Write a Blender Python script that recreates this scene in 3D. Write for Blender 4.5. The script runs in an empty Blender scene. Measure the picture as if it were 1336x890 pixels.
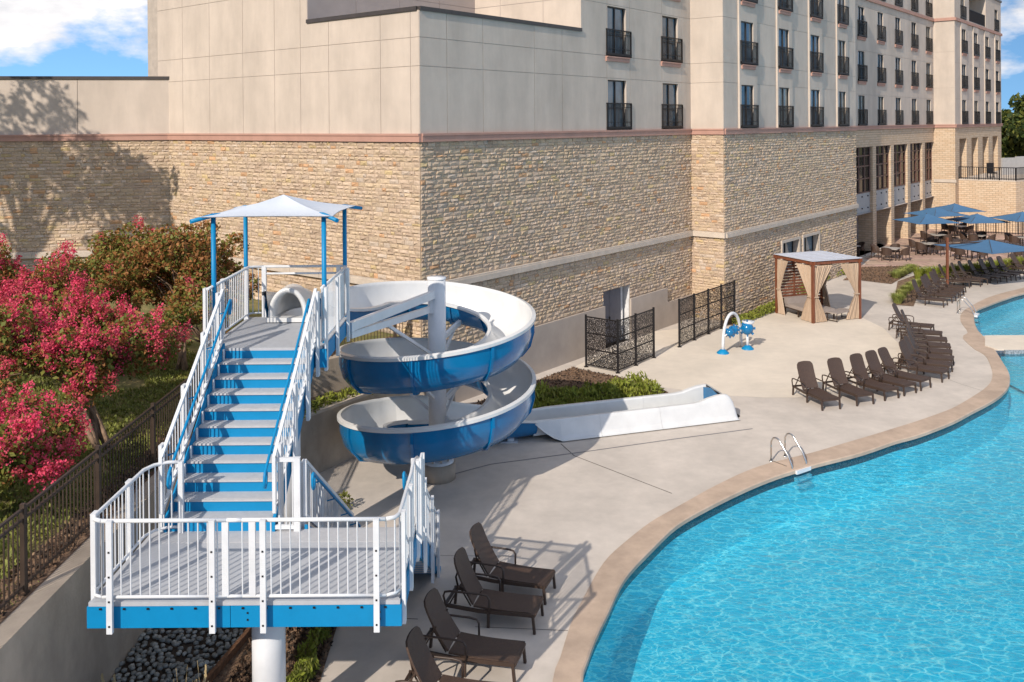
import bpy, bmesh, math, random
import numpy as np
from mathutils import Vector, Matrix, noise
from mathutils.geometry import tessellate_polygon
R = math.radians
SC = bpy.context.scene
COL = SC.collection
random.seed(7); RN = np.random.default_rng(7)

# ------------------------------------------------------------------ camera
F, CY, ROLL, PITCH, H = 1177.56, 165.53, .0075, .0026, 8.9
cam_d = bpy.data.cameras.new('camera'); cam = bpy.data.objects.new('camera', cam_d); COL.objects.link(cam)
cam_d.sensor_width = 36; cam_d.lens = F/1336*36; cam_d.shift_y = -(445-CY)/1336
cam_d.clip_end = 3000; cam_d.clip_start = .1
cp, sp = math.cos(PITCH), math.sin(PITCH)
_fw = Vector((0, cp, -sp)); _up0 = Vector((0, sp, cp)); _rt0 = Vector((1, 0, 0))
_rt = _rt0*math.cos(ROLL) - _up0*math.sin(ROLL); _up = _rt0*math.sin(ROLL) + _up0*math.cos(ROLL)
mw = Matrix.Identity(4)
for i in range(3):
    mw[i][0], mw[i][1], mw[i][2] = _rt[i], _up[i], -_fw[i]
mw[0][3], mw[1][3], mw[2][3] = 0, 0, H
cam.matrix_world = mw
SC.camera = cam
def G(px, py, z=0.):
    """point of the plane at height z seen at a pixel of the photograph"""
    a, b = px-668, py-CY
    u = a*math.cos(ROLL)-b*math.sin(ROLL); v = b*math.cos(ROLL)+a*math.sin(ROLL)
    x, zz = u/F, -v/F
    d = (x, cp+zz*sp, zz*cp-sp); t = (z-H)/d[2]
    return (d[0]*t, d[1]*t)

# ------------------------------------------------------------------ sky, sun, exposure
SUN_AZ, SUN_EL = 30.0, 32.5          # light travels towards this azimuth (from +Y to +X)
W = bpy.data.worlds.new('World'); SC.world = W; W.use_nodes = True
nt = W.node_tree; nt.nodes.clear()
def N(t, **k):
    n = nt.nodes.new(t)
    for a, b in k.items():
        if a in n.inputs.keys(): n.inputs[a].default_value = b
        else: setattr(n, a, b)
    return n
L = lambda a, b: nt.links.new(a, b)
LIFT = .16
sky = N('ShaderNodeTexSky', sky_type='NISHITA', sun_disc=False, sun_elevation=R(SUN_EL), sun_rotation=R(180-SUN_AZ), altitude=200, air_density=1.0, dust_density=0, ozone_density=6)
tc = N('ShaderNodeTexCoord')
lift = N('ShaderNodeVectorMath', operation='ADD'); lift.inputs[1].default_value = (0, 0, LIFT); L(tc.outputs['Generated'], lift.inputs[0])   # clear dry air: no murk at the horizon
nrm = N('ShaderNodeVectorMath', operation='NORMALIZE'); L(lift.outputs[0], nrm.inputs[0]); L(nrm.outputs[0], sky.inputs[0])
CLOUD = (3.96, -3.03, -3.87)
# clouds: noise on the view direction flattened towards the horizon, everywhere in the sky
mp = N('ShaderNodeMapping'); mp.inputs['Scale'].default_value = (1, 1, 2.1); mp.inputs['Location'].default_value = CLOUD; L(tc.outputs['Generated'], mp.inputs[0])
n1 = N('ShaderNodeTexNoise', Scale=3.1, Detail=9, Roughness=.55); L(mp.outputs[0], n1.inputs['Vector'])
rmp = N('ShaderNodeValToRGB'); rmp.color_ramp.elements[0].position = .485; rmp.color_ramp.elements[1].position = .54; L(n1.outputs[0], rmp.inputs[0])
n2 = N('ShaderNodeTexNoise', Scale=9, Detail=6, Roughness=.6); L(mp.outputs[0], n2.inputs['Vector'])
crm = N('ShaderNodeValToRGB'); crm.color_ramp.elements[0].position = .3; crm.color_ramp.elements[0].color = (4.4, 4.5, 4.8, 1); crm.color_ramp.elements[1].position = .62; crm.color_ramp.elements[1].color = (7.4, 7.1, 7.0, 1); L(n2.outputs[0], crm.inputs[0])
tint = N('ShaderNodeMixRGB', blend_type='MULTIPLY', Fac=1.0); tint.inputs[2].default_value = (.86, .97, .95, 1); L(sky.outputs[0], tint.inputs[1])
mixc = N('ShaderNodeMixRGB'); L(rmp.outputs[0], mixc.inputs[0]); L(tint.outputs[0], mixc.inputs[1]); L(crm.outputs[0], mixc.inputs[2])
bg = N('ShaderNodeBackground', Strength=.135); L(mixc.outputs[0], bg.inputs[0])
wo = N('ShaderNodeOutputWorld'); L(bg.outputs[0], wo.inputs[0])
sd = bpy.data.lights.new('sun', 'SUN'); sd.energy = 3.9; sd.angle = R(.5); sd.color = (1, .91, .80)
so = bpy.data.objects.new('sun', sd); COL.objects.link(so)
ld = Vector((math.sin(R(SUN_AZ))*math.cos(R(SUN_EL)), math.cos(R(SUN_AZ))*math.cos(R(SUN_EL)), -math.sin(R(SUN_EL))))
so.rotation_euler = ld.to_track_quat('-Z', 'Y').to_euler(); so.location = (-20, -20, 40)
SC.view_settings.view_transform = 'Standard'; SC.view_settings.look = 'None'; SC.view_settings.gamma = 1
SC.view_settings.exposure = .27
try:
    SC.cycles.max_bounces = 7; SC.cycles.transparent_max_bounces = 12; SC.cycles.use_denoising = True
except Exception: pass

# ------------------------------------------------------------------ helpers
def tag(o, label=None, cat=None, group=None, kind=None):
    if label: o['label'] = label
    if cat: o['category'] = cat
    if group: o['group'] = group
    if kind: o['kind'] = kind
    return o
def link(o, parent=None):
    COL.objects.link(o)
    if parent is not None: o.parent = parent
    return o
def empty(name, label, cat, loc=(0, 0, 0), rz=0, group=None):
    o = bpy.data.objects.new(name, None); link(o); o.location = loc; o.rotation_euler = (0, 0, rz); o.empty_display_size = .3
    return tag(o, label, cat, group)
def copy_tree(o, parent=None):
    c = o.copy(); COL.objects.link(c); c.parent = parent
    for ch in list(o.children): copy_tree(ch, c)
    return c
class MB:
    """mesh builder: collects shapes, builds ONE mesh object"""
    def __init__(s): s.v = []; s.f = []; s.m = []; s.c = []; s.sm = []
    def add(s, vs, fs, mi=0, col=None, smooth=False):
        b = len(s.v); s.v += [tuple(p) for p in vs]
        for f in fs: s.f.append(tuple(b+i for i in f)); s.m.append(mi); s.c.append(col); s.sm.append(smooth)
        return s
    def box(s, c, d, rz=0, mi=0, taper=1.):
        x, y, z = d[0]/2, d[1]/2, d[2]/2; ca, sa = math.cos(rz), math.sin(rz); vs = []
        for k in (-1, 1):
            t = taper if k > 0 else 1.
            for i, j in ((-1, -1), (1, -1), (1, 1), (-1, 1)):
                a, b = i*x*t, j*y*t; vs.append((c[0]+a*ca-b*sa, c[1]+a*sa+b*ca, c[2]+k*z))
        return s.add(vs, [(3, 2, 1, 0), (4, 5, 6, 7), (0, 1, 5, 4), (1, 2, 6, 5), (2, 3, 7, 6), (3, 0, 4, 7)], mi)
    def bar(s, p, q, w, h=None, mi=0, up=(0, 0, 1)):
        """rectangular bar from p to q, w across, h along up"""
        h = h or w; p = Vector(p); q = Vector(q); d = (q-p).normalized(); u = Vector(up)
        if abs(d.dot(u)) > .98: u = Vector((0, 1, 0))
        sd_ = d.cross(u).normalized(); u2 = sd_.cross(d)
        vs = []
        for e in (p, q):
            for i, j in ((-1, -1), (1, -1), (1, 1), (-1, 1)): vs.append(e+sd_*i*w/2+u2*j*h/2)
        return s.add(vs, [(0, 1, 2, 3), (7, 6, 5, 4), (4, 5, 1, 0), (5, 6, 2, 1), (6, 7, 3, 2), (7, 4, 0, 3)], mi)
    def tube(s, pts, r, n=8, mi=0, smooth=True, caps=True, closed=False):
        P = [Vector(p) for p in pts]; k = len(P); rs = r if isinstance(r, (list, tuple)) else [r]*k
        vs = []; prev = None
        for i in range(k):
            a = P[i-1] if (i > 0 or closed) else P[i]; b = P[(i+1) % k] if (i < k-1 or closed) else P[i]
            d = (b-a)
            d = d.normalized() if d.length > 1e-9 else Vector((0, 0, 1))
            if prev is None:
                u = d.orthogonal().normalized()
            else:
                u = (prev - d*prev.dot(d))
                u = u.normalized() if u.length > 1e-6 else d.orthogonal().normalized()
            prev = u; w = d.cross(u)
            for j in range(n):
                t = 2*math.pi*j/n; vs.append(P[i]+(u*math.cos(t)+w*math.sin(t))*rs[i])
        fs = []
        for i in range(k-1 if not closed else k):
            for j in range(n):
                a = i*n+j; b = i*n+(j+1) % n; c = ((i+1) % k)*n+(j+1) % n; e = ((i+1) % k)*n+j
                fs.append((a, b, c, e))
        s.add(vs, fs, mi, smooth=smooth)
        if caps and not closed:
            b0 = len(s.v)-len(vs)
            s.f.append(tuple(b0+j for j in range(n))[::-1]); s.m.append(mi); s.c.append(None); s.sm.append(False)
            s.f.append(tuple(b0+(k-1)*n+j for j in range(n))); s.m.append(mi); s.c.append(None); s.sm.append(False)
        return s
    def lathe(s, prof, c=(0, 0, 0), n=24, mi=0, smooth=True):
        vs = []
        for r, z in prof:
            for j in range(n):
                t = 2*math.pi*j/n; vs.append((c[0]+r*math.cos(t), c[1]+r*math.sin(t), c[2]+z))
        fs = [(i*n+j, i*n+(j+1) % n, (i+1)*n+(j+1) % n, (i+1)*n+j) for i in range(len(prof)-1) for j in range(n)]
        return s.add(vs, fs, mi, smooth=smooth)
    def poly(s, pts, z, mi=0, holes=()):
        loops = [[Vector((p[0], p[1], 0)) for p in l] for l in [pts]+list(holes)]
        flat = [p for l in loops for p in l]
        fs = []
        for t in tessellate_polygon(loops):
            a, b, c = [flat[i] for i in t]
            fs.append(t if (b-a).cross(c-a).z > 0 else t[::-1])
        return s.add([(p.x, p.y, z) for p in flat], fs, mi)
    def prism(s, pts, z0, z1, mi=0, bottom=True):
        n = len(pts); area = sum(pts[i][0]*pts[(i+1) % n][1]-pts[(i+1) % n][0]*pts[i][1] for i in range(n))
        if area < 0: pts = pts[::-1]
        s.poly(pts, z1, mi)
        vs = [(p[0], p[1], z0) for p in pts]+[(p[0], p[1], z1) for p in pts]
        s.add(vs, [(i, (i+1) % n, n+(i+1) % n, n+i) for i in range(n)], mi)
        return s
    def build(s, name, mats, parent=None, loc=None, rz=0):
        me = bpy.data.meshes.new(name); me.from_pydata(s.v, [], s.f)
        mats = mats if isinstance(mats, (list, tuple)) else [mats]
        for m in mats: me.materials.append(m)
        me.polygons.foreach_set('material_index', s.m); me.polygons.foreach_set('use_smooth', s.sm)
        if any(c is not None for c in s.c):
            ca = me.color_attributes.new('tint', 'FLOAT_COLOR', 'CORNER'); arr = []
            for f, c in zip(s.f, s.c):
                c = c or (.5, .5, .5); arr += [c[0], c[1], c[2], 1.]*len(f)
            ca.data.foreach_set('color', arr)
        me.update()
        o = bpy.data.objects.new(name, me); link(o, parent)
        if loc is not None: o.location = loc
        o.rotation_euler = (0, 0, rz)
        return o
def inst(o, parent=None, loc=None, rz=0):
    c = bpy.data.objects.new(o.name.split('.')[0], o.data); link(c, parent)
    if loc is not None: c.location = loc
    c.rotation_euler = (0, 0, rz); return c
def mat(name, col, rough=.6, metal=0., var=.12, scale=4., bump=0., bscale=30., col2=None, spec=.5, coat=0., attr=False, detail=5, stretch=None):
    m = bpy.data.materials.new(name); m.use_nodes = True; t = m.node_tree; b = t.nodes['Principled BSDF']
    b.inputs['Roughness'].default_value = rough; b.inputs['Metallic'].default_value = metal
    b.inputs['Specular IOR Level'].default_value = spec; b.inputs['Coat Weight'].default_value = coat; b.inputs['Coat Roughness'].default_value = .08
    c = (*col, 1); b.inputs['Base Color'].default_value = c
    g = t.nodes.new('ShaderNodeNewGeometry'); src = g.outputs['Position']
    if stretch:
        mp_ = t.nodes.new('ShaderNodeMapping'); mp_.inputs['Scale'].default_value = stretch; t.links.new(src, mp_.inputs[0]); src = mp_.outputs[0]
    out = None
    if var or col2 or attr:
        n = t.nodes.new('ShaderNodeTexNoise'); n.inputs['Scale'].default_value = scale; n.inputs['Detail'].default_value = detail; n.inputs['Roughness'].default_value = .6
        t.links.new(src, n.inputs['Vector'])
        r = t.nodes.new('ShaderNodeValToRGB'); r.color_ramp.elements[0].position = .32; r.color_ramp.elements[1].position = .68
        a = tuple(x*(1-var) for x in col); d = col2 if col2 else tuple(min(1, x*(1+var)) for x in col)
        if attr: a, d = (1-var,)*3, (1+var,)*3
        r.color_ramp.elements[0].color = (*a, 1); r.color_ramp.elements[1].color = (*d, 1)
        t.links.new(n.outputs[0], r.inputs[0]); out = r.outputs[0]
        if attr:
            at = t.nodes.new('ShaderNodeVertexColor'); at.layer_name = 'tint'
            mx = t.nodes.new('ShaderNodeMixRGB'); mx.blend_type = 'MULTIPLY'; mx.inputs[0].default_value = 1
            t.links.new(at.outputs[0], mx.inputs[1]); t.links.new(out, mx.inputs[2]); out = mx.outputs[0]
        t.links.new(out, b.inputs['Base Color'])
    if bump:
        n = t.nodes.new('ShaderNodeTexNoise'); n.inputs['Scale'].default_value = bscale; n.inputs['Detail'].default_value = 4
        t.links.new(src, n.inputs['Vector']); bp = t.nodes.new('ShaderNodeBump'); bp.inputs['Strength'].default_value = bump; bp.inputs['Distance'].default_value = .02
        t.links.new(n.outputs[0], bp.inputs['Height']); t.links.new(bp.outputs[0], b.inputs['Normal'])
    return m
def two_scale(m, amt=.12, scale=.35, stretch=(1, 1, 1)):
    """large soft stains multiplied over an existing colour"""
    t = m.node_tree; b = t.nodes['Principled BSDF']; l = b.inputs['Base Color'].links[0]; s0 = l.from_socket
    g = t.nodes.new('ShaderNodeNewGeometry'); mp_ = t.nodes.new('ShaderNodeMapping'); mp_.inputs['Scale'].default_value = stretch
    n = t.nodes.new('ShaderNodeTexNoise'); n.inputs['Scale'].default_value = scale; n.inputs['Detail'].default_value = 6; n.inputs['Roughness'].default_value = .65
    t.links.new(g.outputs['Position'], mp_.inputs[0]); t.links.new(mp_.outputs[0], n.inputs['Vector'])
    r = t.nodes.new('ShaderNodeValToRGB'); r.color_ramp.elements[0].position = .35; r.color_ramp.elements[1].position = .65
    r.color_ramp.elements[0].color = (1-amt,)*3+(1,); r.color_ramp.elements[1].color = (1+amt*.4,)*3+(1,)
    mx = t.nodes.new('ShaderNodeMixRGB'); mx.blend_type = 'MULTIPLY'; mx.inputs[0].default_value = 1
    t.links.new(n.outputs[0], r.inputs[0]); t.links.new(s0, mx.inputs[1]); t.links.new(r.outputs[0], mx.inputs[2]); t.links.new(mx.outputs[0], b.inputs['Base Color'])
    return m

MT = {}
MT['stucco'] = two_scale(mat('stucco', (.53, .445, .37), .85, var=.05, scale=1.2, bump=.25, bscale=60), .14, .75, (1, 1, .22))
MT['stucco_dark'] = mat('stucco_painted_shade', (.40, .34, .31), .85, var=.06, scale=1.5, bump=.2, bscale=60)  # same stucco, its colour darkened to stand for shade in recesses
MT['sealant'] = mat('joint_sealant', (.40, .34, .285), .8, var=.1)
MT['mauve'] = mat('mauve_band', (.42, .235, .18), .75, var=.08, scale=2)
MT['cast'] = mat('cast_stone', (.52, .44, .36), .8, var=.1, scale=3, bump=.2)
MT['stone'] = mat('limestone_blocks', (.5, .42, .32), .9, var=.14, scale=14, bump=.6, bscale=45, attr=True)
MT['mortar'] = mat('mortar', (.43, .33, .24), .95, var=.15, scale=10)
MT['plinth'] = two_scale(mat('plinth_plaster', (.44, .37, .31), .85, var=.06, scale=1.5, bump=.2), .1, .6)
MT['cap'] = mat('dark_metal_coping', (.05, .04, .036), .45, var=.15)
MT['bronze'] = mat('dark_bronze_frame', (.035, .03, .028), .4, metal=.3, var=.1)
MT['iron'] = mat('black_iron', (.012, .010, .010), .5, var=.1, spec=.3)
MT['glass'] = mat('window_glass', (.09, .13, .16), .05, var=.5, scale=.6, spec=.9)
MT['glass_c'] = mat('window_glass_curtained', (.24, .23, .20), .12, var=.3, scale=1.5, spec=.6)
MT['fencebrown'] = mat('bronze_brown_fence', (.045, .028, .019), .5, var=.2)
MT['roof'] = mat('roof_membrane', (.35, .33, .31), .9)
MT['white'] = mat('white_powder_coat', (.64, .65, .665), .4, var=.07, scale=2.5, spec=.4)
MT['gel'] = mat('white_fibreglass', (.62, .62, .61), .28, var=.07, scale=1.5, coat=.15)
MT['blue'] = mat('blue_powder_coat', (.002, .205, .43), .45, var=.05, spec=.3)
MT['blueflume'] = mat('blue_fibreglass', (.001, .14, .33), .2, var=.15, scale=1.2, coat=.35)
MT['deckmetal'] = mat('grey_grip_deck', (.40, .41, .43), .6, var=.06, scale=8, bump=.2, bscale=200)
MT['tread'] = mat('grey_tread', (.44, .44, .45), .6, var=.06, scale=9, bump=.2, bscale=200)
MT['canopy'] = mat('white_canopy_fabric', (.56, .60, .66), .75, var=.03, scale=2)
MT['deck'] = two_scale(mat('deck_concrete', (.565, .50, .435), .8, var=.05, scale=3, bump=.15, bscale=90), .13, .6)
MT['pad'] = two_scale(mat('splash_pad_concrete', (.68, .595, .49), .85, var=.04, scale=2.5, bump=.15, bscale=90), .10, .4)
MT['coping'] = two_scale(mat('pool_coping', (.48, .36, .27), .75, var=.08, scale=3, bump=.2, bscale=50), .2, .8)
MT['retain'] = two_scale(mat('retaining_wall_concrete', (.45, .37, .29), .9, var=.08, scale=3, bump=.35, bscale=25), .25, .7, (1, 1, .4))
MT['grass'] = mat('lawn', (.13, .17, .03), .95, var=.4, scale=1.6, col2=(.25, .20, .08), bump=.8, bscale=60)
MT['mulch'] = mat('bark_mulch', (.10, .05, .033), .95, var=.5, scale=22, col2=(.22, .12, .08), bump=1., bscale=50)
MT['soil'] = mat('soil', (.05, .035, .025), .95, var=.4, scale=20, bump=1., bscale=40)
MT['dirtred'] = mat('brown_ground_mulch', (.17, .09, .055), .95, var=.45, scale=8, col2=(.28, .18, .11), bump=1., bscale=40)
MT['wicker'] = mat('brown_wicker', (.064, .037, .025), .55, var=.18, scale=25, bump=.5, bscale=120)
MT['frame'] = mat('brown_lounger_frame', (.050, .030, .021), .5, var=.1)
MT['fabric_b'] = mat('blue_umbrella_fabric', (.055, .145, .27), .85, var=.06, scale=3)
MT['wood'] = mat('redwood_stain', (.17, .055, .024), .6, var=.25, scale=6, stretch=(3, 3, .5))
MT['curtain'] = mat('tan_curtain', (.43, .32, .23), .9, var=.06, scale=6)
MT['cushion'] = mat('grey_beige_cushion', (.30, .25, .22), .9, var=.08)
MT['tabletop'] = mat('pale_stone_table_top', (.45, .41, .37), .5, var=.1)
MT['steel'] = mat('stainless_steel', (.62, .60, .57), .2, metal=1., var=.03)
MT['doorpaint'] = mat('slate_door_paint', (.10, .10, .12), .5, var=.08)
MT['trimwhite'] = mat('white_door_frame', (.62, .61, .6), .5)
MT['bark'] = mat('myrtle_bark', (.26, .17, .11), .85, var=.3, scale=7, bump=.4)
MT['pebble'] = mat('dark_river_pebble', (.075, .08, .075), .75, attr=True, var=.25, scale=20)
MT['turf'] = mat('green_sports_turf', (.05, .15, .05), .9)
MT['plaza'] = mat('flagstone_joint', (.30, .22, .17), .9, var=.2)
MT['panelwhite'] = mat('white_spandrel_panel', (.36, .345, .33), .6, var=.08)
MT['darkroom'] = mat('dark_interior_wall', (.05, .042, .036), .9, var=.3, scale=2)
# ------------------------------------------------------------------ ground, deck, pool
def catmull(pts, n=6):
    out = []
    for i in range(len(pts)-1):
        p0 = pts[max(i-1, 0)]; p1 = pts[i]; p2 = pts[i+1]; p3 = pts[min(i+2, len(pts)-1)]
        for k in range(n):
            t = k/n
            out.append(tuple(.5*((2*p1[a])+(-p0[a]+p2[a])*t+(2*p0[a]-5*p1[a]+4*p2[a]-p3[a])*t*t+(-p0[a]+3*p1[a]-3*p2[a]+p3[a])*t**3) for a in range(2)))
    out.append(tuple(pts[-1])); return out
def resample(pts, n):
    P = np.array(pts); d = np.r_[0, np.cumsum(np.hypot(*np.diff(P, axis=0).T))]; t = np.linspace(0, d[-1], n)
    return [(float(a), float(b)) for a, b in zip(np.interp(t, d, P[:, 0]), np.interp(t, d, P[:, 1]))]
# edge of the pool traced on the photograph, laid out on the deck plane
inner_px = [(756, 890), (763.3, 860), (775.5, 828), (791.6, 795.6), (805, 766), (820, 744.3), (846, 717.4), (872, 692), (891.5, 678), (923, 660.7), (954.4, 645), (985.9, 630.8), (1017.4, 619), (1060, 606.4), (1107.7, 594.4), (1134.4, 586.5), (1165.9, 575.5), (1197.4, 566.9), (1240, 550.5), (1266, 537), (1290, 524.5), (1305.6, 513.8), (1314.6, 502), (1314.6, 487), (1305.6, 471)]
outer_px = [(721, 890), (729.6, 863), (745.8, 811.7), (759.3, 784.8), (778, 749.7), (791.6, 730), (809, 713.3), (845.6, 684), (872.5, 668), (900, 652.7), (923, 639.7), (948, 627), (972, 616), (1001.6, 605.6), (1060, 591), (1103, 578.4), (1134.4, 569.2), (1165.9, 559.5), (1197.4, 549.6), (1222.5, 540.8), (1245, 531.8), (1272, 516), (1287.6, 504.8), (1294.4, 494), (1293.3, 480), (1285.4, 464.4)]
inner = [(.62, 8.), (.72, 10.), (.85, 12.)]+[G(*p) for p in inner_px]+[(18.62, 34.95)]
outer = [(.12, 8.), (.22, 10.), (.36, 12.)]+[G(*p) for p in outer_px]+[(17.95, 35.1)]
inner = [(.55, -4.)]+catmull(inner, 5); outer = [(.05, -4.)]+catmull(outer, 5)
far_in = [(18.62, 34.95), (18.9, 36.0), (19.42, 37.4)]+[G(*p) for p in ((1274, 430.7), (1269.5, 418), (1272, 405), (1290, 397), (1312, 389), (1336, 382))]+[(31, 49.6), (36, 51.5), (45, 52)]
far_out = [(17.95, 35.1), (18.15, 36.0), (18.5, 37.2)]+[G(*p) for p in ((1263, 434), (1253.5, 419.4), (1256, 407), (1276, 394.7), (1292, 387.5), (1312, 381.5), (1336, 375.5))]+[(30.6, 51.), (36, 53), (45, 53.5)]
far_in = catmull(far_in, 5); far_out = catmull(far_out, 5)
POOLM = inner+[(60, 34.95), (60, -4.)]
POOLF = far_in[10:]+[(60, 52), (60, 37.3), (45, 37.3)]
def ccw(p):
    return p if sum(p[i][0]*p[(i+1) % len(p)][1]-p[(i+1) % len(p)][0]*p[i][1] for i in range(len(p))) > 0 else p[::-1]
POOLM, POOLF = ccw(POOLM), ccw(POOLF)
DECK = [(-6.5, -10), (90, -10), (90, 140), (-6.5, 140)]
m = MB(); m.poly([(-900, -300), (900, -300), (900, 1600), (-900, 1600)], -.03, holes=[DECK]); tag(m.build('ground', MT['grass']), kind='structure')
m = MB(); m.poly(DECK, 0, holes=[POOLM, POOLF]); tag(m.build('pool_deck', MT['deck']), kind='structure')

# pool shells
def caustic_tint(t, src, scale, lo, hi, w0, w1):
    """painted caustics, a net of bright threads: warped cell borders"""
    nz = t.nodes.new('ShaderNodeTexNoise'); nz.inputs['Scale'].default_value = scale*.7; nz.inputs['Detail'].default_value = 2
    t.links.new(src, nz.inputs['Vector'])
    mx = t.nodes.new('ShaderNodeMixRGB'); mx.blend_type = 'ADD'; mx.inputs[0].default_value = .45; t.links.new(src, mx.inputs[1]); t.links.new(nz.outputs['Color'], mx.inputs[2])
    vo = t.nodes.new('ShaderNodeTexVoronoi'); vo.feature = 'DISTANCE_TO_EDGE'; vo.inputs['Scale'].default_value = scale; t.links.new(mx.outputs[0], vo.inputs['Vector'])
    r = t.nodes.new('ShaderNodeValToRGB'); e = r.color_ramp.elements
    e[0].position = w0; e[0].color = (*hi, 1); e[1].position = w1; e[1].color = (*lo, 1)
    t.links.new(vo.outputs['Distance'], r.inputs[0]); return r.outputs[0]
def water_mat(name, lo, hi, scale):
    """caustics painted as clearer threads in the transparency colour; bump bends reflections"""
    m = bpy.data.materials.new(name); m.use_nodes = True; t = m.node_tree; t.nodes.clear()
    o = t.nodes.new('ShaderNodeOutputMaterial'); g = t.nodes.new('ShaderNodeNewGeometry')
    mp_ = t.nodes.new('ShaderNodeMapping'); mp_.inputs['Scale'].default_value = (.75, 1.25, 1); mp_.inputs['Rotation'].default_value = (0, 0, R(15)); t.links.new(g.outputs['Position'], mp_.inputs[0])
    ta = caustic_tint(t, mp_.outputs[0], scale, lo, hi, .0, .10); tb_ = caustic_tint(t, mp_.outputs[0], scale*.6, lo, hi, .0, .08)
    nm = t.nodes.new('ShaderNodeTexNoise'); nm.inputs['Scale'].default_value = .5; nm.inputs['Detail'].default_value = 3; t.links.new(g.outputs['Position'], nm.inputs['Vector'])
    nr = t.nodes.new('ShaderNodeMapRange'); nr.inputs[1].default_value = .35; nr.inputs[2].default_value = .65; nr.inputs[3].default_value = .15; nr.inputs[4].default_value = .85; t.links.new(nm.outputs[0], nr.inputs[0])
    mxx = t.nodes.new('ShaderNodeMixRGB'); t.links.new(nr.outputs[0], mxx.inputs[0]); t.links.new(ta, mxx.inputs[1]); t.links.new(tb_, mxx.inputs[2]); tint = mxx.outputs[0]
    tr = t.nodes.new('ShaderNodeBsdfTransparent'); t.links.new(tint, tr.inputs[0])  # caustic light on the pool floor comes from this painted tint
    gl = t.nodes.new('ShaderNodeBsdfGlossy'); gl.inputs['Roughness'].default_value = .03
    n = t.nodes.new('ShaderNodeTexNoise'); n.inputs['Scale'].default_value = 3.4; n.inputs['Detail'].default_value = 6; n.inputs['Roughness'].default_value = .6; t.links.new(mp_.outputs[0], n.inputs['Vector'])
    bp = t.nodes.new('ShaderNodeBump'); bp.inputs['Strength'].default_value = .6; bp.inputs['Distance'].default_value = .12; t.links.new(n.outputs[0], bp.inputs['Height'])
    t.links.new(bp.outputs[0], gl.inputs['Normal'])
    def mth(op, a_, b_):
        q = t.nodes.new('ShaderNodeMath'); q.operation = op
        for k_, v_ in ((0, a_), (1, b_)):
            if v_ is None: continue
            if isinstance(v_, (int, float)): q.inputs[k_].default_value = v_
            else: t.links.new(v_, q.inputs[k_])
        return q.outputs[0]
    dt = t.nodes.new('ShaderNodeVectorMath'); dt.operation = 'DOT_PRODUCT'; t.links.new(g.outputs['Incoming'], dt.inputs[0]); t.links.new(bp.outputs[0], dt.inputs[1])
    schlick = mth('ADD', mth('MULTIPLY', mth('POWER', mth('SUBTRACT', 1., mth('MINIMUM', mth('ABSOLUTE', dt.outputs['Value'], None), 1.)), 5.), .9), .02)   # same from above and below
    mx = t.nodes.new('ShaderNodeMixShader'); t.links.new(schlick, mx.inputs[0]); t.links.new(tr.outputs[0], mx.inputs[1]); t.links.new(gl.outputs[0], mx.inputs[2]); t.links.new(mx.outputs[0], o.inputs[0])
    return m
MT['water'] = water_mat('pool_water', (.12, .62, .785), (.90, 1, 1), 5.4)
MT['plaster'] = mat('pool_plaster', (.50, .83, .84), .7, var=.06, scale=.8)
MT['tile'] = mat('dark_waterline_tile', (.04, .05, .07), .25, var=.6, scale=30, col2=(.16, .18, .22))
MT['tileg'] = mat('grey_mosaic_tile', (.18, .20, .22), .3, var=.5, scale=22, col2=(.4, .42, .44))
for nm, P, dep in (('swimming_pool_basin', POOLM, 1.25), ('far_pool_basin', POOLF, 1.1)):
    m = MB(); n = len(P); vs = [(p[0], p[1], -dep) for p in P]+[(p[0], p[1], -.30) for p in P]+[(p[0], p[1], -.002) for p in P]
    m.add(vs, [(n+i, n+(i+1) % n, (i+1) % n, i) for i in range(n)], 0)
    m.add(vs, [(2*n+i, 2*n+(i+1) % n, n+(i+1) % n, n+i) for i in range(n)], 1)
    m.poly(P, -dep, 0); tag(m.build(nm, [MT['plaster'], MT['tile']]), kind='structure')
    m = MB(); m.poly(P, -.12); tag(m.build('pool_water' if 'swim' in nm else 'far_pool_water', MT['water']), kind='structure')
def ribbon(a, b, n, z0, z1, over, name, mt, joints=()):
    A = resample(a, n); B = resample(b, n); m = MB(); vs = []
    for p, q in zip(A, B):
        dx, dy = p[0]-q[0], p[1]-q[1]; l = math.hypot(dx, dy); dx, dy = dx/l, dy/l
        vs += [(q[0], q[1], -.005), (q[0], q[1], z1), (p[0]+dx*over*.4, p[1]+dy*over*.4, z1), (p[0]+dx*over, p[1]+dy*over, z1-.02), (p[0]+dx*over, p[1]+dy*over, z0), (p[0]-dx*.02, p[1]-dy*.02, z0)]
    fs = []
    for i in range(n-1):
        for k in range(5): fs.append((i*6+k, i*6+k+1, (i+1)*6+k+1, (i+1)*6+k))
    m.add(vs, fs); return tag(m.build(name, mt), kind='structure')
ribbon(inner, outer, 150, -.085, .014, .05, 'pool_coping', MT['coping'])
ribbon(far_in, far_out, 60, -.085, .014, .05, 'far_pool_coping', MT['coping'])
m = MB(); m.prism([(19.5, 37.3), (62, 37.3), (62, 34.96), (18.75, 34.96), (18.6, 35.6)], -.05, .035); tag(m.build('pool_divider_slab', MT['pad']), kind='structure')
m = MB(); m.box((40.6, 34.90, -.2), (43.2, .1, .45)); tag(m.build('pool_divider_tile', MT['tileg']), kind='structure')
m = MB(); m.box((40, 33.6, -.65), (42.4, 2.4, .9)); tag(m.build('pool_shelf', MT['plaster']), kind='structure')

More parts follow.
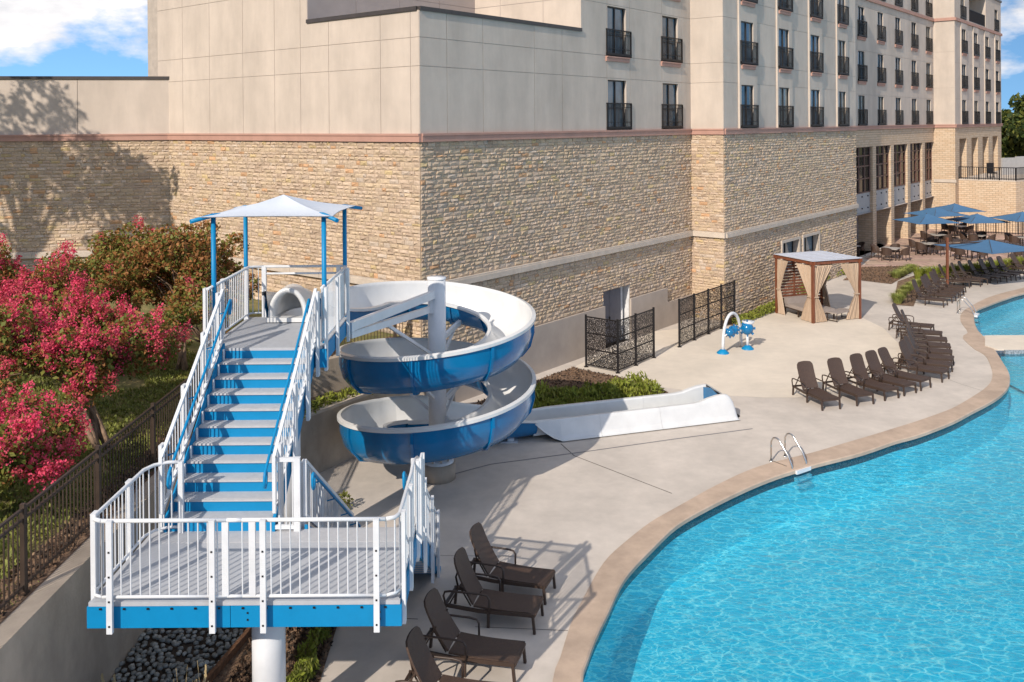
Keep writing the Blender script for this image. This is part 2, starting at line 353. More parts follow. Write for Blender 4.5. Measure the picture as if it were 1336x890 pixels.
# splash pad: smooth lighter concrete let into the deck
pad = [G(869, 506), G(905, 511), G(952, 516.5), G(1000, 519), G(1040, 519), G(1100, 508), (13.2, 31.4), (14.57, 33.64), (15.4, 36), (15.95, 38.91), (15.83, 41.2), (14.9, 43.6), (12.6, 43.0), G(985, 413), G(958, 424), (8.9, 38.95), (6.6, 35.8), (8.1, 37.9), (5.4, 36.5), (2.6, 33.3), G(752, 480), G(806, 491), G(850, 503)]
pad = [G(869, 506), G(905, 511), G(952, 516.5), G(1000, 519), G(1040, 519), G(1100, 508), (13.2, 31.4), (14.57, 33.64), (15.4, 36), (15.95, 38.91), (15.83, 41.2), (14.9, 43.6), (12.6, 43.2), (11.1, 41.5), (9.75, 40.1), (6.0, 38.6), (2.3, 33.2), G(752, 480), G(806, 491), G(850, 503)]
m = MB(); m.poly(ccw(pad), .004); tag(m.build('splash_pad', MT['pad']), kind='structure')
# recessed joints and the slot drain
MT['joint'] = mat('dark_joint', (.10, .085, .075), .9)
MT['drain'] = mat('grey_slot_drain', (.20, .19, .19), .6)
def strip(pts, w, z, name, mt):
    m = MB()
    for p, q in zip(pts, pts[1:]):
        d = Vector((q[0]-p[0], q[1]-p[1])).normalized(); n_ = Vector((-d.y, d.x))*w/2
        m.add([(p[0]-n_.x, p[1]-n_.y, z), (q[0]-n_.x, q[1]-n_.y, z), (q[0]+n_.x, q[1]+n_.y, z), (p[0]+n_.x, p[1]+n_.y, z)], [(0, 1, 2, 3)])
    return tag(m.build(name, mt), kind='structure')
strip([G(731.6, 579), G(749, 594.7), G(876.6, 644)], .025, .004, 'deck_joint', MT['joint'])
strip([G(500, 806), G(545, 808)], .02, .004, 'deck_joint', MT['joint'])
strip([G(620, 818), G(741, 823)], .015, .004, 'deck_joint', MT['joint'])
strip([G(565, 725), G(680, 726)], .012, .004, 'deck_joint', MT['joint'])
strip([G(1175, 470), G(1250, 500), G(1288, 512)], .012, .004, 'deck_joint', MT['joint'])
strip([G(470, 690), G(580, 622), G(640, 606), G(767, 589), G(880, 573), G(982, 559.5)], .05, .005, 'slot_drain', MT['drain'])

# beds
m = MB(); bed1 = [G(752, 481), G(806, 492), G(850, 504), G(872, 512), G(868, 520), (4.2, 28.2), (.45, 26.9), (-1.3, 26.9), (-2.0, 27.9), (2.2, 33.0)]
m.poly(ccw(bed1), .012); tag(m.build('slide_bed_mulch', MT['dirtred']), kind='structure')
m = MB(); bed2 = [(9.6, 39.5), (11.05, 41.1), (12.0, 42.3), (13.3, 43.7), (14.4, 45.9), (15.2, 48.6), (14.8, 50.4), (9.2, 40.2)]
m.poly(ccw(bed2), .02); tag(m.build('wall_bed_mulch', MT['dirtred']), kind='structure')
m = MB(); bed3 = [G(1100, 366), G(1122, 366), G(1163, 371), G(1202, 348), G(1190, 347), G(1125, 349)]
m.poly(ccw(bed3), .02); tag(m.build('patio_bed_mulch', MT['dirtred']), kind='structure')
m = MB(); bed4 = [G(1165, 398), G(1192, 400), (20.2, 45.2), (21.8, 48.0), (23.6, 50.6), (27, 52.6), (32, 55), (40, 57), (40, 58.2), (31, 56.6), (25, 54.), (21.4, 50.2)]
m.poly(ccw(bed4), .02); tag(m.build('poolside_bed_mulch', MT['dirtred']), kind='structure')
m = MB(); m.poly([(-6.5, 4), (-3.12, 4), (-3.14, 14.4), (-3.2, 17.2), (-6.5, 18.4)], .01); tag(m.build('front_bed_mulch', MT['dirtred']), kind='structure')
# flagstone patio
m = MB(); PAT = [G(1117, 349.5), G(1190, 347), G(1205, 349), G(1262, 344), G(1336, 337), (46, 60), (70, 70), (70, 120), (33, 76), (20.9, 54.4)]
m.poly(ccw(PAT), .004); tag(m.build('patio_bedding', MT['plaza']), kind='structure')
def inside(p, poly):
    c = False; j = len(poly)-1
    for i in range(len(poly)):
        if (poly[i][1] > p[1]) != (poly[j][1] > p[1]) and p[0] < (poly[j][0]-poly[i][0])*(p[1]-poly[i][1])/(poly[j][1]-poly[i][1])+poly[i][0]: c = not c
        j = i
    return c
MT['flag'] = mat('flagstone', (.5, .5, .5), .85, attr=True, var=.12, scale=3, bump=.2, bscale=30)
m = MB(); rr = random.Random(3)
y = 53.
while y < 96:
    h_ = rr.uniform(.5, .95); x = 20+rr.uniform(0, .6)
    while x < 62:
        w_ = rr.uniform(.6, 1.5)
        if inside((x+w_/2, y+h_/2), PAT):
            g_ = .025; j_ = lambda: rr.uniform(-.02, .02); k = rr.uniform(.85, 1.12)
            c_ = (.50*k, .345*k*rr.uniform(.94, 1.04), .26*k)
            m.add([(x+g_, y+g_+j_(), .012), (x+w_-g_, y+g_+j_(), .012), (x+w_-g_+j_(), y+h_-g_, .012), (x+g_+j_(), y+h_-g_, .012)], [(0, 1, 2, 3)], col=c_)
        x += w_
    y += h_
tag(m.build('patio_flagstones', MT['flag']), kind='stuff')

# river pebbles by the retaining wall
vs0 = []; bm = bmesh.new(); bmesh.ops.create_icosphere(bm, subdivisions=1, radius=1); ico_v = [tuple(v.co) for v in bm.verts]; ico_f = [tuple(v.index for v in f.verts) for f in bm.faces]; bm.free()
def blob(m, c, r, rz, k, rnd, sm=True):
    ca, sa = math.cos(rz), math.sin(rz); q = []
    for a, b, d in ico_v:
        t = 1+rnd.uniform(-.12, .12); a, b, d = a*r[0]*t, b*r[1]*t, d*r[2]*t
        q.append((c[0]+a*ca-b*sa, c[1]+a*sa+b*ca, c[2]+d))
    m.add(q, ico_f, 0, col=k, smooth=sm)
rr = random.Random(5); PEB = [(-6.48, 8), (-4.85, 8), (-4.9, 13.), (-4.98, 14.3), (-4.75, 15.6), (-4.6, 17.6), (-6.48, 18.2)]
m = MB()
m.poly(ccw(PEB), .03, 0)
cand = []
for i in range(7000):
    p = (rr.uniform(-6.48, -4.6), rr.uniform(9.5, 18.2))
    if inside(p, PEB): cand.append(p)
kept = []; grid = {}
for p in cand:
    c = (int(p[0]/.1), int(p[1]/.1)); ok = True
    for a in (-1, 0, 1):
        for b in (-1, 0, 1):
            for q in grid.get((c[0]+a, c[1]+b), ()):
                if (p[0]-q[0])**2+(p[1]-q[1])**2 < .0072: ok = False
    if ok: grid.setdefault(c, []).append(p); kept.append(p)
kept.sort(key=lambda p: p[1])
vis = [p for p in kept if p[1] > 14.2]
single = vis[:260]; sset = set(single)
bedo = None
mm = MB()
for p in kept:
    if p in sset: continue
    k = rr.uniform(.55, 1.5); blob(mm, (p[0], p[1], .045+rr.uniform(0, .04)), (rr.uniform(.045, .07), rr.uniform(.04, .055), rr.uniform(.028, .042)), rr.uniform(0, 3), (.25*k, .255*k, .24*k), rr)
m.f and None
base = m.build('pebble_bed', MT['soil']); tag(base, kind='structure')
tag(mm.build('pebbles', MT['pebble'], base), kind='stuff')
protos = []
for i in range(10):
    q = MB(); k = rr.uniform(.55, 1.6); blob(q, (0, 0, 0), (rr.uniform(.05, .07), rr.uniform(.04, .055), rr.uniform(.03, .042)), 0, (.25*k, .255*k, .24*k), rr); protos.append(q)
pm = []
for p in single:
    i = rr.randrange(10)
    if len(pm) <= i or True:
        pass
    while len(pm) < 10: pm.append(None)
    z = .05+rr.uniform(0, .05)
    if pm[i] is None: pm[i] = protos[i].build('pebble', MT['pebble'], base, (p[0], p[1], z), rr.uniform(0, 6))
    else: inst(pm[i], base, (p[0], p[1], z), rr.uniform(0, 6))
m = MB(); m.bar((-4.83, 8, .06), (-4.93, 14.3, .06), .07, .16); m.bar((-4.93, 14.3, .06), (-4.68, 15.6, .06), .07, .16); m.bar((-4.68, 15.6, .06), (-4.5, 17.8, .06), .07, .16)
tag(m.build('bed_edging', mat('rusty_edging', (.16, .075, .035), .9, var=.4, scale=15)), 'rusty brown edging strip between the dark pebbles and the mulch', 'edging')

# ------------------------------------------------------------------ left bank and retaining walls
ZR = 2.34
wl = [(-6.5, -8), (-6.5, 24.0), (-2.86, 27.72)]; wb = [(-6.82, -8), (-6.82, 24.15), (-3.05, 28.0)]
m = MB(); m.prism(wl+wb[::-1], 0, ZR)
rw = tag(m.build('retaining_wall', MT['retain']), 'long tan concrete retaining wall under the black fence', 'wall')
m = MB(); nx, ny = 40, 40
def bank_z(x, y): return 2.26+.045*max(0, -6.8-x)+.05*noise.noise(Vector((x*.4, y*.4, 0)))+.02*max(0, y-24)
xs = [-6.75-(i/nx)**1.6*70 for i in range(nx+1)]; ys = [-8+i*48/ny for i in range(ny+1)]
m.add([(x, y_, bank_z(x, y_)) for y_ in ys for x in xs], [(j*(nx+1)+i+1, j*(nx+1)+i, (j+1)*(nx+1)+i, (j+1)*(nx+1)+i+1) for j in range(ny) for i in range(nx)], smooth=True)
m.poly([(-6.75, 23.9), (-2.95, 27.85), (-3.5, 29.5), (-6.75, 31)][::1], 2.28)
tag(m.build('grass_bank', MT['grass']), kind='structure')
strip([(-7.12, -6), (-7.12, 24), (-3.6, 27.9)], .6, 2.33, 'fence_line_mulch', MT['dirtred'])
lw = [(-6.5, 20.95), (-5.12, 22.95), (-2.9, 26.3), (-1.75, 26.8)]; lwb = [(-6.5, 21.4), (-5.33, 23.12), (-3.12, 26.55), (-1.95, 27.0)]
m = MB(); m.prism(lw+lwb[::-1], 0, 1.52); lwo = tag(m.build('planter_wall', MT['retain']), 'low concrete planter wall behind the spiral slide', 'wall')
m = MB()
for a, b in zip(zip(lw, lwb), list(zip(lw, lwb))[1:]):
    m.prism([a[0], b[0], b[1], a[1]], 1.523, 1.60)
m.build('cap', MT['cast'], lwo)
m = MB(); m.poly(ccw([(-6.49, 21.4), (-5.33, 23.12), (-3.12, 26.55), (-2.9, 27.6), (-6.49, 23.9)]), 1.42); tag(m.build('planter_soil', MT['soil']), kind='structure')
# ------------------------------------------------------------------ hotel building
YAW = .6788
XB = Vector((math.sin(YAW), math.cos(YAW))); YB = Vector((-math.cos(YAW), math.sin(YAW)))
C0 = Vector((-2.835, 27.788))
BLD = empty('hotel_building', 'large beige stucco and rubble stone hotel with rows of iron window balconies', 'hotel building', (C0.x, C0.y, 0))
def bp(X, Y): return XB*X+YB*Y                       # building plan -> offset from the corner
class Fr:
    """wall frame: o = plan point at u=0, u = unit direction to the right as seen from outside"""
    def __init__(s, o, u): s.o = o; s.u = u.normalized(); s.n = Vector((s.u.y, -s.u.x)); s.a = math.atan2(s.u.y, s.u.x)
    def p(s, u, z, d=0.): q = s.o+s.u*u+s.n*d; return (q.x, q.y, z)
def cuts(a, b, extra): return sorted({round(a, 4), round(b, 4)} | {round(e, 4) for e in extra if a < e < b})
def wall_quads(m, fr, u0, u1, z0, z1, ops=(), d=0., mi=0):
    us = cuts(u0, u1, [o[0] for o in ops]+[o[1] for o in ops]); zs = cuts(z0, z1, [o[2] for o in ops]+[o[3] for o in ops])
    for a, b in zip(us, us[1:]):
        for c, e in zip(zs, zs[1:]):
            um, zm = (a+b)/2, (c+e)/2
            if any(o[0] < um < o[1] and o[2] < zm < o[3] for o in ops): continue
            m.add([fr.p(a, c, d), fr.p(b, c, d), fr.p(b, e, d), fr.p(a, e, d)], [(0, 1, 2, 3)], mi)
def reveals(m, fr, ops, d0, d1, mi=0):
    for a, b, c, e in ops:
        for (p, q) in (((a, c), (a, e)), ((a, e), (b, e)), ((b, e), (b, c)), ((b, c), (a, c))):
            m.add([fr.p(*p, d0), fr.p(*q, d0), fr.p(*q, d1), fr.p(*p, d1)], [(0, 1, 2, 3)], mi)
def panels(fr, u0, u1, z0, z1, ucuts, zcuts, ops=(), g=.009, t=.016, top=None):
    """stucco panels standing proud of their joints, each one a part"""
    us = cuts(u0, u1, ucuts); zs = cuts(z0, z1, zcuts)
    for a, b in zip(us, us[1:]):
        for c, e in zip(zs, zs[1:]):
            aa, bb, cc, ee = a+g, b-g, c+g, e-g
            if a == us[0]: aa = a
            if b == us[-1]: bb = b
            if c == zs[0]: cc = c
            oc = [(max(o[0], aa), min(o[1], bb), max(o[2], cc), min(o[3], ee)) for o in ops if o[0] < bb and o[1] > aa and o[2] < ee and o[3] > cc]
            area = (bb-aa)*(ee-cc)-sum((o[1]-o[0])*(o[3]-o[2]) for o in oc)
            if area < .02: continue
            m = MB(); wall_quads(m, fr, aa, bb, cc, ee, oc, t)
            for p, q in (((aa, cc), (aa, ee)), ((aa, ee), (bb, ee)), ((bb, ee), (bb, cc)), ((bb, cc), (aa, cc))):
                m.add([fr.p(*p, 0), fr.p(*q, 0), fr.p(*q, t), fr.p(*p, t)], [(0, 1, 2, 3)])
            m.build('stucco_panel', MT['stucco'], BLD)
ZB0, ZB1 = 8.38, 8.64          # mauve band
ST = 2.95
JZ = [10.73+ST*k for k in range(4)]+[11.62+ST*k for k in range(4)]
TOP = 20.45

# --- window prototype (x right, -y outward), origin at the sill level, left edge
def make_window(w, h, curtained, rail=True):
    f = MB(); t = .05
    f.box((t/2, .03, h/2), (t, .07, h)); f.box((w-t/2, .03, h/2), (t, .07, h)); f.box((w/2, .03, h-t/2), (w-2*t, .07, t)); f.box((w/2, .03, t/2), (w-2*t, .07, t)); f.box((w/2, .028, h/2), (.06, .07, h-2*t))
    o = f.build('window', MT['bronze'])
    for k in (0, 1):
        q = MB(); x0 = t+k*(w/2-t+.03); x1 = x0+w/2-t-.03
        q.add([(x0, .045, t), (x1, .045, t), (x1, .045, h-t), (x0, .045, h-t)], [(0, 1, 2, 3)])
        q.box(((x0+x1)/2, .035, h*.42), (x1-x0, .02, .03), mi=1)
        q.build('pane', [MT['glass_c' if curtained else 'glass'], MT['bronze']], o)
    if rail:
        b = MB(); dp = .13; x0, x1, hh = -.09, w+.34, 1.06
        b.bar((x0, -dp, hh), (x1, -dp, hh), .05, .04); b.bar((x0, -dp, .06), (x1, -dp, .06), .04, .12); b.bar((x0, -dp, .30), (x1, -dp, .30), .02, .02); b.bar((x0, -dp, hh-.16), (x1, -dp, hh-.16), .02, .02)
        for x in (x0, x1):
            b.bar((x, -.02, hh), (x, -dp, hh), .05, .04); b.bar((x, -.02, .06), (x, -dp, .06), .04, .12); b.bar((x, -dp, 0), (x, -dp, hh), .04)
            b.bar((x, -dp*.5, .06), (x, -dp*.5, hh), .016)
        n = int((x1-x0)/.10)
        for k in range(1, n): b.bar((x0+(x1-x0)*k/n, -dp, .06), (x0+(x1-x0)*k/n, -dp, hh), .016)
        b.box(((x0+x1)/2, -dp/2-.02, .015), (x1-x0, dp, .03))
        b.build('balcony_railing', MT['iron'], o)
    return o
WPROTO = {}
def place_window(fr, u, z, w, h, d, curtained=False, rail=True):
    k = (round(w, 2), round(h, 2), curtained, rail)
    if k not in WPROTO: o = WPROTO[k] = make_window(*k); o.parent = BLD
    else: o = copy_tree(WPROTO[k], BLD)
    o.location = fr.p(u, z, d); o.rotation_euler = (0, 0, fr.a)
def sill(_m, fr, a, b, z, d, h=.2, p=.07):
    m = MB()
    for c, e, x in ((z-h, z-.05, p), (z-.05, z, p+.04)):
        P = [fr.p(a, c, d), fr.p(b, c, d), fr.p(b, c, d+x), fr.p(a, c, d+x)]; Q = [(q[0], q[1], e) for q in P]
        m.add(P+Q, [(3, 2, 1, 0), (4, 5, 6, 7), (2, 3, 7, 6), (0, 4, 7, 3), (1, 2, 6, 5)])
    m.build('window_sill', MT['mauve'], BLD)
def wreveals(fr, ops, d0, d1):
    for o in ops: m = MB(); reveals(m, fr, [o], d0, d1); m.build('window_reveal', MT['stucco'], BLD)
def course(m, fr, a, b, z0, z1, p, mi=0):
    P = [fr.p(a, z0, 0), fr.p(b, z0, 0), fr.p(b, z0, p), fr.p(a, z0, p)]; Q = [(q[0], q[1], z1) for q in P]
    m.add(P+Q, [(0, 1, 2, 3), (7, 6, 5, 4), (3, 2, 6, 7), (0, 3, 7, 4), (2, 1, 5, 6)], mi)

# --- frames
fL = Fr(bp(0, 15.9), -YB)                  # sunlit left face; u = 15.9 - Yb
fR1 = Fr(bp(0, 0), XB)                     # u = Xb
PX, PY = 17.6, -1.62
fP1 = Fr(bp(PX, 0), -YB)                   # sunlit pier
fR2 = Fr(bp(PX, PY), XB)
X2 = 35.5
fE2 = Fr(bp(X2, PY), YB)
fR3 = Fr(bp(X2, 0), XB)
X3 = 59.85
fP3 = Fr(bp(X3, 0), -YB); fR4 = Fr(bp(X3, PY), XB); X4 = 78.1; fE4 = Fr(bp(X4, PY), YB)
wdir = Vector((.985, .17)); wend = bp(0, 14.3); fW = Fr(wend-wdir*26, wdir)   # low wing, u=26 at the big block
fRec = Fr(bp(0, 5.4), XB); fRe2 = Fr(bp(8.78, 5.4), -YB)

WZ = [8.66+ST*k for k in range(4)]
WZ = [8.66]+[11.62+ST*(k-1) for k in range(1, 4)]
WH = 2.0
bk = MB()      # joint backing and reveals
trim = MB(); sl = MB()
rnd = random.Random(11)
# R1
ops1 = [(a, b, z, z+WH) for z in WZ for a, b in ((10.6, 12.0), (15.0, 16.4))]
wall_quads(bk, fR1, 0, 8.76, ZB1, 12.46); wall_quads(bk, fR1, 8.76, PX, ZB1, TOP, ops1)
wreveals(fR1, ops1, .018, -.22)
panels(fR1, 0, 8.76, ZB1, 12.46, [1.22, 2.98, 5.8, 7.5], JZ); panels(fR1, 8.76, PX, ZB1, TOP, [10.55, 12.3, 14.95, 16.75], JZ, ops1)
for a, b, c, e in ops1:
    place_window(fR1, a, c, b-a, e-c, -.08, rnd.random() < .35)
    if c > 9: sill(sl, fR1, a-.16, b+.16, c-.02, .018)
# L
wall_quads(bk, fL, 10.5, 15.9, ZB1, 12.46); wall_quads(bk, fL, 0, 10.5, ZB1, TOP)
Lc = [15.9-y for y in (13.24, 11.35, 9.17, 7.25, 5.78, 4.27, 1.73, .37)]
panels(fL, 10.5, 15.9, ZB1, 12.46, Lc, JZ); panels(fL, .8, 10.5, ZB1, TOP, Lc, JZ)
# recess above the low roof
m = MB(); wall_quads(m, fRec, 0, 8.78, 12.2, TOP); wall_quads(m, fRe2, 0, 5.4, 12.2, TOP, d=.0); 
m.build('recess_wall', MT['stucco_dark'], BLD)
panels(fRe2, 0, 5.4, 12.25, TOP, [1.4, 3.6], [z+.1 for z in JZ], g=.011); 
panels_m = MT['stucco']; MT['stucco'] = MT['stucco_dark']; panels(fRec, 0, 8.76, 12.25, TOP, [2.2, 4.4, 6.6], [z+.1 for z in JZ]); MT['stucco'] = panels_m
# P1 pier + R2
wall_quads(bk, fP1, 0, -PY, ZB1, TOP); panels(fP1, 0, -PY, ZB1, TOP, [], JZ)
cols2 = [(19.3, 20.65), (23.7, 25.0), (28.0, 29.3), (32.28, 33.5)]
ops2 = [(a-PX, b-PX, z, z+WH) for z in WZ for a, b in cols2]
wall_quads(bk, fR2, 0, X2-PX, ZB1, TOP, ops2)
c2 = [x-PX for a, b in cols2 for x in (a-.2, b+.5)]
panels(fR2, 0, X2-PX, ZB1, TOP, c2, JZ, [(a-PX-.2, b-PX+.5, ZB1, TOP) for a, b in cols2])
def strip_col(fr, u0, u1, w0, w1, ops, z0, z1):
    """raised strip round a column of windows"""
    m = MB(); wall_quads(m, fr, u0, u1, z0, z1, ops, d=.10)
    P = [(u0, z0), (u0, z1), (u1, z1), (u1, z0)]
    for p, q in ((P[0], P[1]), (P[1], P[2]), (P[2], P[3])): m.add([fr.p(*p, 0), fr.p(*q, 0), fr.p(*q, .10), fr.p(*p, .10)], [(0, 1, 2, 3)])
    for ua, ub in ():
        Q = [(ua, .10), (ub, .10), (ub, .24), (ua, .24)]
        vs = [fr.p(a, z0, d) for a, d in Q]+[fr.p(a, z1, d) for a, d in Q]
        m.add(vs, [(0, 1, 5, 4), (1, 2, 6, 5), (2, 3, 7, 6), (3, 0, 4, 7), (4, 5, 6, 7)])
    reveals(m, fr, ops, .10, -.14); m.build('window_strip', MT['stucco'], BLD)
for a, b in cols2:
    oo = [(a-PX, b-PX, z, z+WH) for z in WZ]
    strip_col(fR2, a-PX-.19, b-PX+.42, a-PX, b-PX, oo, ZB1, TOP)
    for q in oo:
        place_window(fR2, q[0], q[2], q[1]-q[0], WH, .04, rnd.random() < .25)
        if q[2] > 9: sill(sl, fR2, q[0]-.02, q[1]+.10, q[2]-.02, .1)
# R3
cols3 = [(36.9, 38.2), (41.0, 42.3), (45.15, 46.45), (49.3, 50.6), (53.5, 54.8), (57.65, 58.95)]
WZ3 = WZ[:3]+[17.45]
ops3 = [(a-X2, b-X2, z, z+WH) for z in WZ3 for a, b in cols3]
wall_quads(bk, fR3, 0, X3-X2, ZB1, TOP, ops3)
panels(fR3, 0, X3-X2, ZB1, TOP, [], [z for z in JZ if z > 11.5 and abs(z-13.68) > .1][:0]+[10.73, 13.68, 16.63], ops3)
wreveals(fR3, ops3, .018, -.16)
for q in ops3:
    place_window(fR3, q[0], q[2], q[1]-q[0], WH, -.05, rnd.random() < .25)
    if 9 < q[2] < 17: sill(sl, fR3, q[0]-.16, q[1]+.16, q[2]-.02, .018)
# P3 + R4
wall_quads(bk, fP3, 0, -PY, ZB1, TOP); panels(fP3, 0, -PY, ZB1, TOP, [], [11.62, 14.57, 17.2])
cols4 = [(61.9, 63.3), (66.3, 67.7), (70.8, 72.2), (75.2, 76.6)]
ops4 = [(a-X3, b-X3, z, z+WH) for z in WZ[:3] for a, b in cols4]; logg = (64.9-X3, 71.4-X3, 17.45, 20.1)
ops4t = [(61.9-X3, 63.3-X3, 17.45, 19.45), (75.2-X3, 76.6-X3, 17.45, 19.45), logg]
wall_quads(bk, fR4, 0, X4-X3, ZB1, TOP, ops4+ops4t); wreveals(fR4, ops4t[:2], .018, -.16); wreveals(fR4, [logg], .018, -2.2)
panels(fR4, 0, X4-X3, ZB1, 17.1, [], [10.73, 13.68], [(a-X3-.2, b-X3+.5, ZB1, 17.1) for a, b in cols4]); panels(fR4, 0, X4-X3, 17.35, TOP, [], [], ops4t)
for a, b in cols4:
    oo = [(a-X3, b-X3, z, z+WH) for z in WZ[:3]]
    strip_col(fR4, a-X3-.19, b-X3+.42, a-X3, b-X3, oo, ZB1, 17.08)
    for q in oo:
        place_window(fR4, q[0], q[2], q[1]-q[0], WH, .04, rnd.random() < .3)
        if q[2] > 9: sill(sl, fR4, q[0]-.02, q[1]+.10, q[2]-.02, .1)
for q in ops4t[:2]: place_window(fR4, q[0], q[2], q[1]-q[0], WH, -.05)
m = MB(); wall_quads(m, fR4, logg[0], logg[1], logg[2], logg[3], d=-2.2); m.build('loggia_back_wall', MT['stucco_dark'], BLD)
m = MB()
for z in (17.5, 18.5): m.bar(fR4.p(logg[0], z, -.05), fR4.p(logg[1], z, -.05), .05)
for k in range(60): u = logg[0]+(logg[1]-logg[0])*(k+.5)/60; m.bar(fR4.p(u, 17.5, -.05), fR4.p(u, 18.5, -.05), .03)
m.build('loggia_railing', MT['iron'], BLD)
m = MB(); wall_quads(m, fE2, 0, 1.62, 0, TOP); wall_quads(m, fE4, 0, 17, 0, TOP)
fB = Fr(bp(X4, 15.9), -XB); wall_quads(m, fB, 0, X4, 0, TOP); m.build('end_wall', MT['stucco'], BLD)
tag(bk.build('joint_backing', MT['sealant'], BLD), kind='stuff'); pass
# roofs, coping caps
m = MB(); P = lambda *a: [tuple(bp(*q)) for q in a]
m.poly(ccw(P((0, 0), (8.8, 0), (8.8, 5.4), (0, 5.4))), 12.3); m.poly(ccw(P((0, 5.4), (8.8, 5.4), (8.8, 0), (PX, 0), (PX, PY), (X2, PY), (X2, 0), (X3, 0), (X3, PY), (X4, PY), (X4, 15.9), (0, 15.9))), TOP-.1)
wq = [wend+wdir*.9, wend-wdir*26, wend-wdir*26+Vector((-.17, .985))*10, wend+Vector((-.17, .985))*10]; m.poly(ccw([tuple(q) for q in wq]), 10.7); m.build('roof', MT['roof'], BLD)
def cap(fr, a, b, z, t=.13, nm='parapet_cap'):
    m = MB(); P_ = [fr.p(a, z, -.35), fr.p(b, z, -.35), fr.p(b, z, .07), fr.p(a, z, .07)]; Q = [(q[0], q[1], z+t) for q in P_]
    m.add(P_+Q, [(3, 2, 1, 0), (4, 5, 6, 7), (0, 1, 5, 4), (1, 2, 6, 5), (2, 3, 7, 6), (3, 0, 4, 7)]); m.build(nm, MT['cap'], BLD)
cap(fR1, 0, 8.76, 12.44); cap(fL, 10.5, 15.83, 12.44)
m = MB(); c = bp(0, 0)
for fr, a, b in ((fR1, 8.78, PX), (fP1, 0, -PY), (fR2, 0, X2-PX), (fR3, 0, X3-X2), (fP3, 0, -PY), (fR4, 0, X4-X3+.1), (fL, .8, 10.5), (fE4, 0, 17)): course(m, fr, a, b, TOP-.12, TOP+.08, .1)
m.build('parapet_cap', MT['cap'], BLD)
# mauve courses
m = MB()
for fr, a, b in ((fR1, 0, PX), (fL, 1.6, 15.97), (fP1, 0, -PY+.07), (fR2, 0, X2-PX), (fR3, 0, X3-X2), (fP3, 0, -PY+.07), (fR4, 0, X4-X3+.1), (fW, 0, 26)):
    course(m, fr, a, b, ZB0, ZB1-.07, .11); course(m, fr, a, b, ZB1-.07, ZB1, .14)
for fr, a, b in ((fR3, 0, X3-X2), (fP3, 0, -PY+.12), (fR4, 0, X4-X3+.12)): course(m, fr, a, b, 17.1, 17.34, .13)
m.build('mauve_course', MT['mauve'], BLD)
# wing: stucco top
wall_quads(bk, fW, 0, 26, ZB1, 10.9)
m = MB(); wall_quads(m, fW, 0, 26, 0, 10.9, d=-.02); m.build('wing_backing', MT['sealant'], BLD)
panels(fW, 0, 26, ZB1, 10.86, [26-3.5-5.6*k for k in range(5)], []); cap(fW, 0, 26.05, 10.84, .12)

# --- rubble stone: every block its own relief; the largest in view are single parts
STONES = []     # (weight, builder args)
def stone_wall(fr, u0, u1, z0, z1, ops, seed, hmin=.085, hmax=.165, lmin=.12, lmax=.38, warm=1., amp=.04):
    r = random.Random(seed); rz_ = random.Random(int(z0*100)); z = z0
    while z < z1-.03:
        h = min(rz_.uniform(hmin, hmax), z1-z)
        if z1-z-h < .06: h = z1-z
        u = u0; first = True
        while u < u1-.02:
            l = r.uniform(lmin, lmax)*(.8+.5*h/hmax)
            if first: l *= r.uniform(.4, 1); first = False
            l = min(l, u1-u)
            if u1-u-l < .1: l = u1-u
            segs = [(u, u+l)]
            for o in ops:
                if z+h*.5 > o[2] and z+h*.5 < o[3]:
                    ns = []
                    for a, b in segs:
                        if b <= o[0] or a >= o[1]: ns.append((a, b)); continue
                        if a < o[0]: ns.append((a, o[0]))
                        if b > o[1]: ns.append((o[1], b))
                    segs = ns
            for a, b in segs:
                if b-a < .04: continue
                g = .008; a2, b2, c2_, e2 = a+g, b-g, z+g, z+h-g
                t = r.uniform(.018, .035); j = lambda s_=1.: r.uniform(-.012, .012)*s_
                k = r.random(); v = r.uniform(.88, 1.13)
                if k < .03: c = (.52*v, .31*v, .17*v)
                elif k < .06: c = (.52*v, .39*v, .21*v)
                elif k < .12: c = (.50*v, .40*v, .31*v)
                elif k < .22: c = (.42*v, .31*v, .22*v)
                else: c = (.50*v, .378*v, .265*v*r.uniform(.94, 1.05))
                back = [fr.p(a2, c2_, .0), fr.p(b2, c2_, .0), fr.p(b2, e2, .0), fr.p(a2, e2, .0)]
                i_ = .012; um = (a2+b2)/2+r.uniform(-.25, .25)*(b2-a2)
                mid = [fr.p(a2+j(.5), c2_+j(.5), t*.65), fr.p(b2+j(.5), c2_+j(.5), t*.65), fr.p(b2+j(.5), e2+j(.5), t*.65), fr.p(a2+j(.5), e2+j(.5), t*.65)]
                fa = t+r.uniform(0, amp); fb = t+r.uniform(-.005, amp); zc = (c2_+e2)/2+r.uniform(-.2, .2)*h
                frn = [fr.p(um-.22*(b2-a2), zc+r.uniform(-.15, .15)*h, fa), fr.p(um+.2*(b2-a2), zc+r.uniform(-.15, .15)*h, fb)]
                vs = back+mid+frn
                fs = [(0, 1, 5, 4), (1, 2, 6, 5), (2, 3, 7, 6), (3, 0, 4, 7), (4, 5, 9, 8), (5, 6, 9), (6, 7, 8, 9), (7, 4, 8)]
                wx, wy, wz = C0.x+mid[0][0], C0.y+mid[0][1], mid[0][2]
                px = 668+F*wx/wy; py = 165.5-F*(wz-H)/wy
                vis = 20 < px < 1100 and 150 < py < 700 and wy > 0
                if fr is fR1 and (px < 700 and py > 370-(px-560)*.0): vis = False
                if fr is fL and (py > 345): vis = False
                STONES.append(((b2-a2)*(e2-c2_)/wy**2 if vis else 0, vs, fs, c))
            u += l
        z += h
mort = MB()
dop = (10.15, 12.1, 0, 2.3)
wins2 = [(24.1-PX, 26.25-PX, 1.3, 2.8), (26.9-PX, 29.1-PX, 1.3, 2.8)]
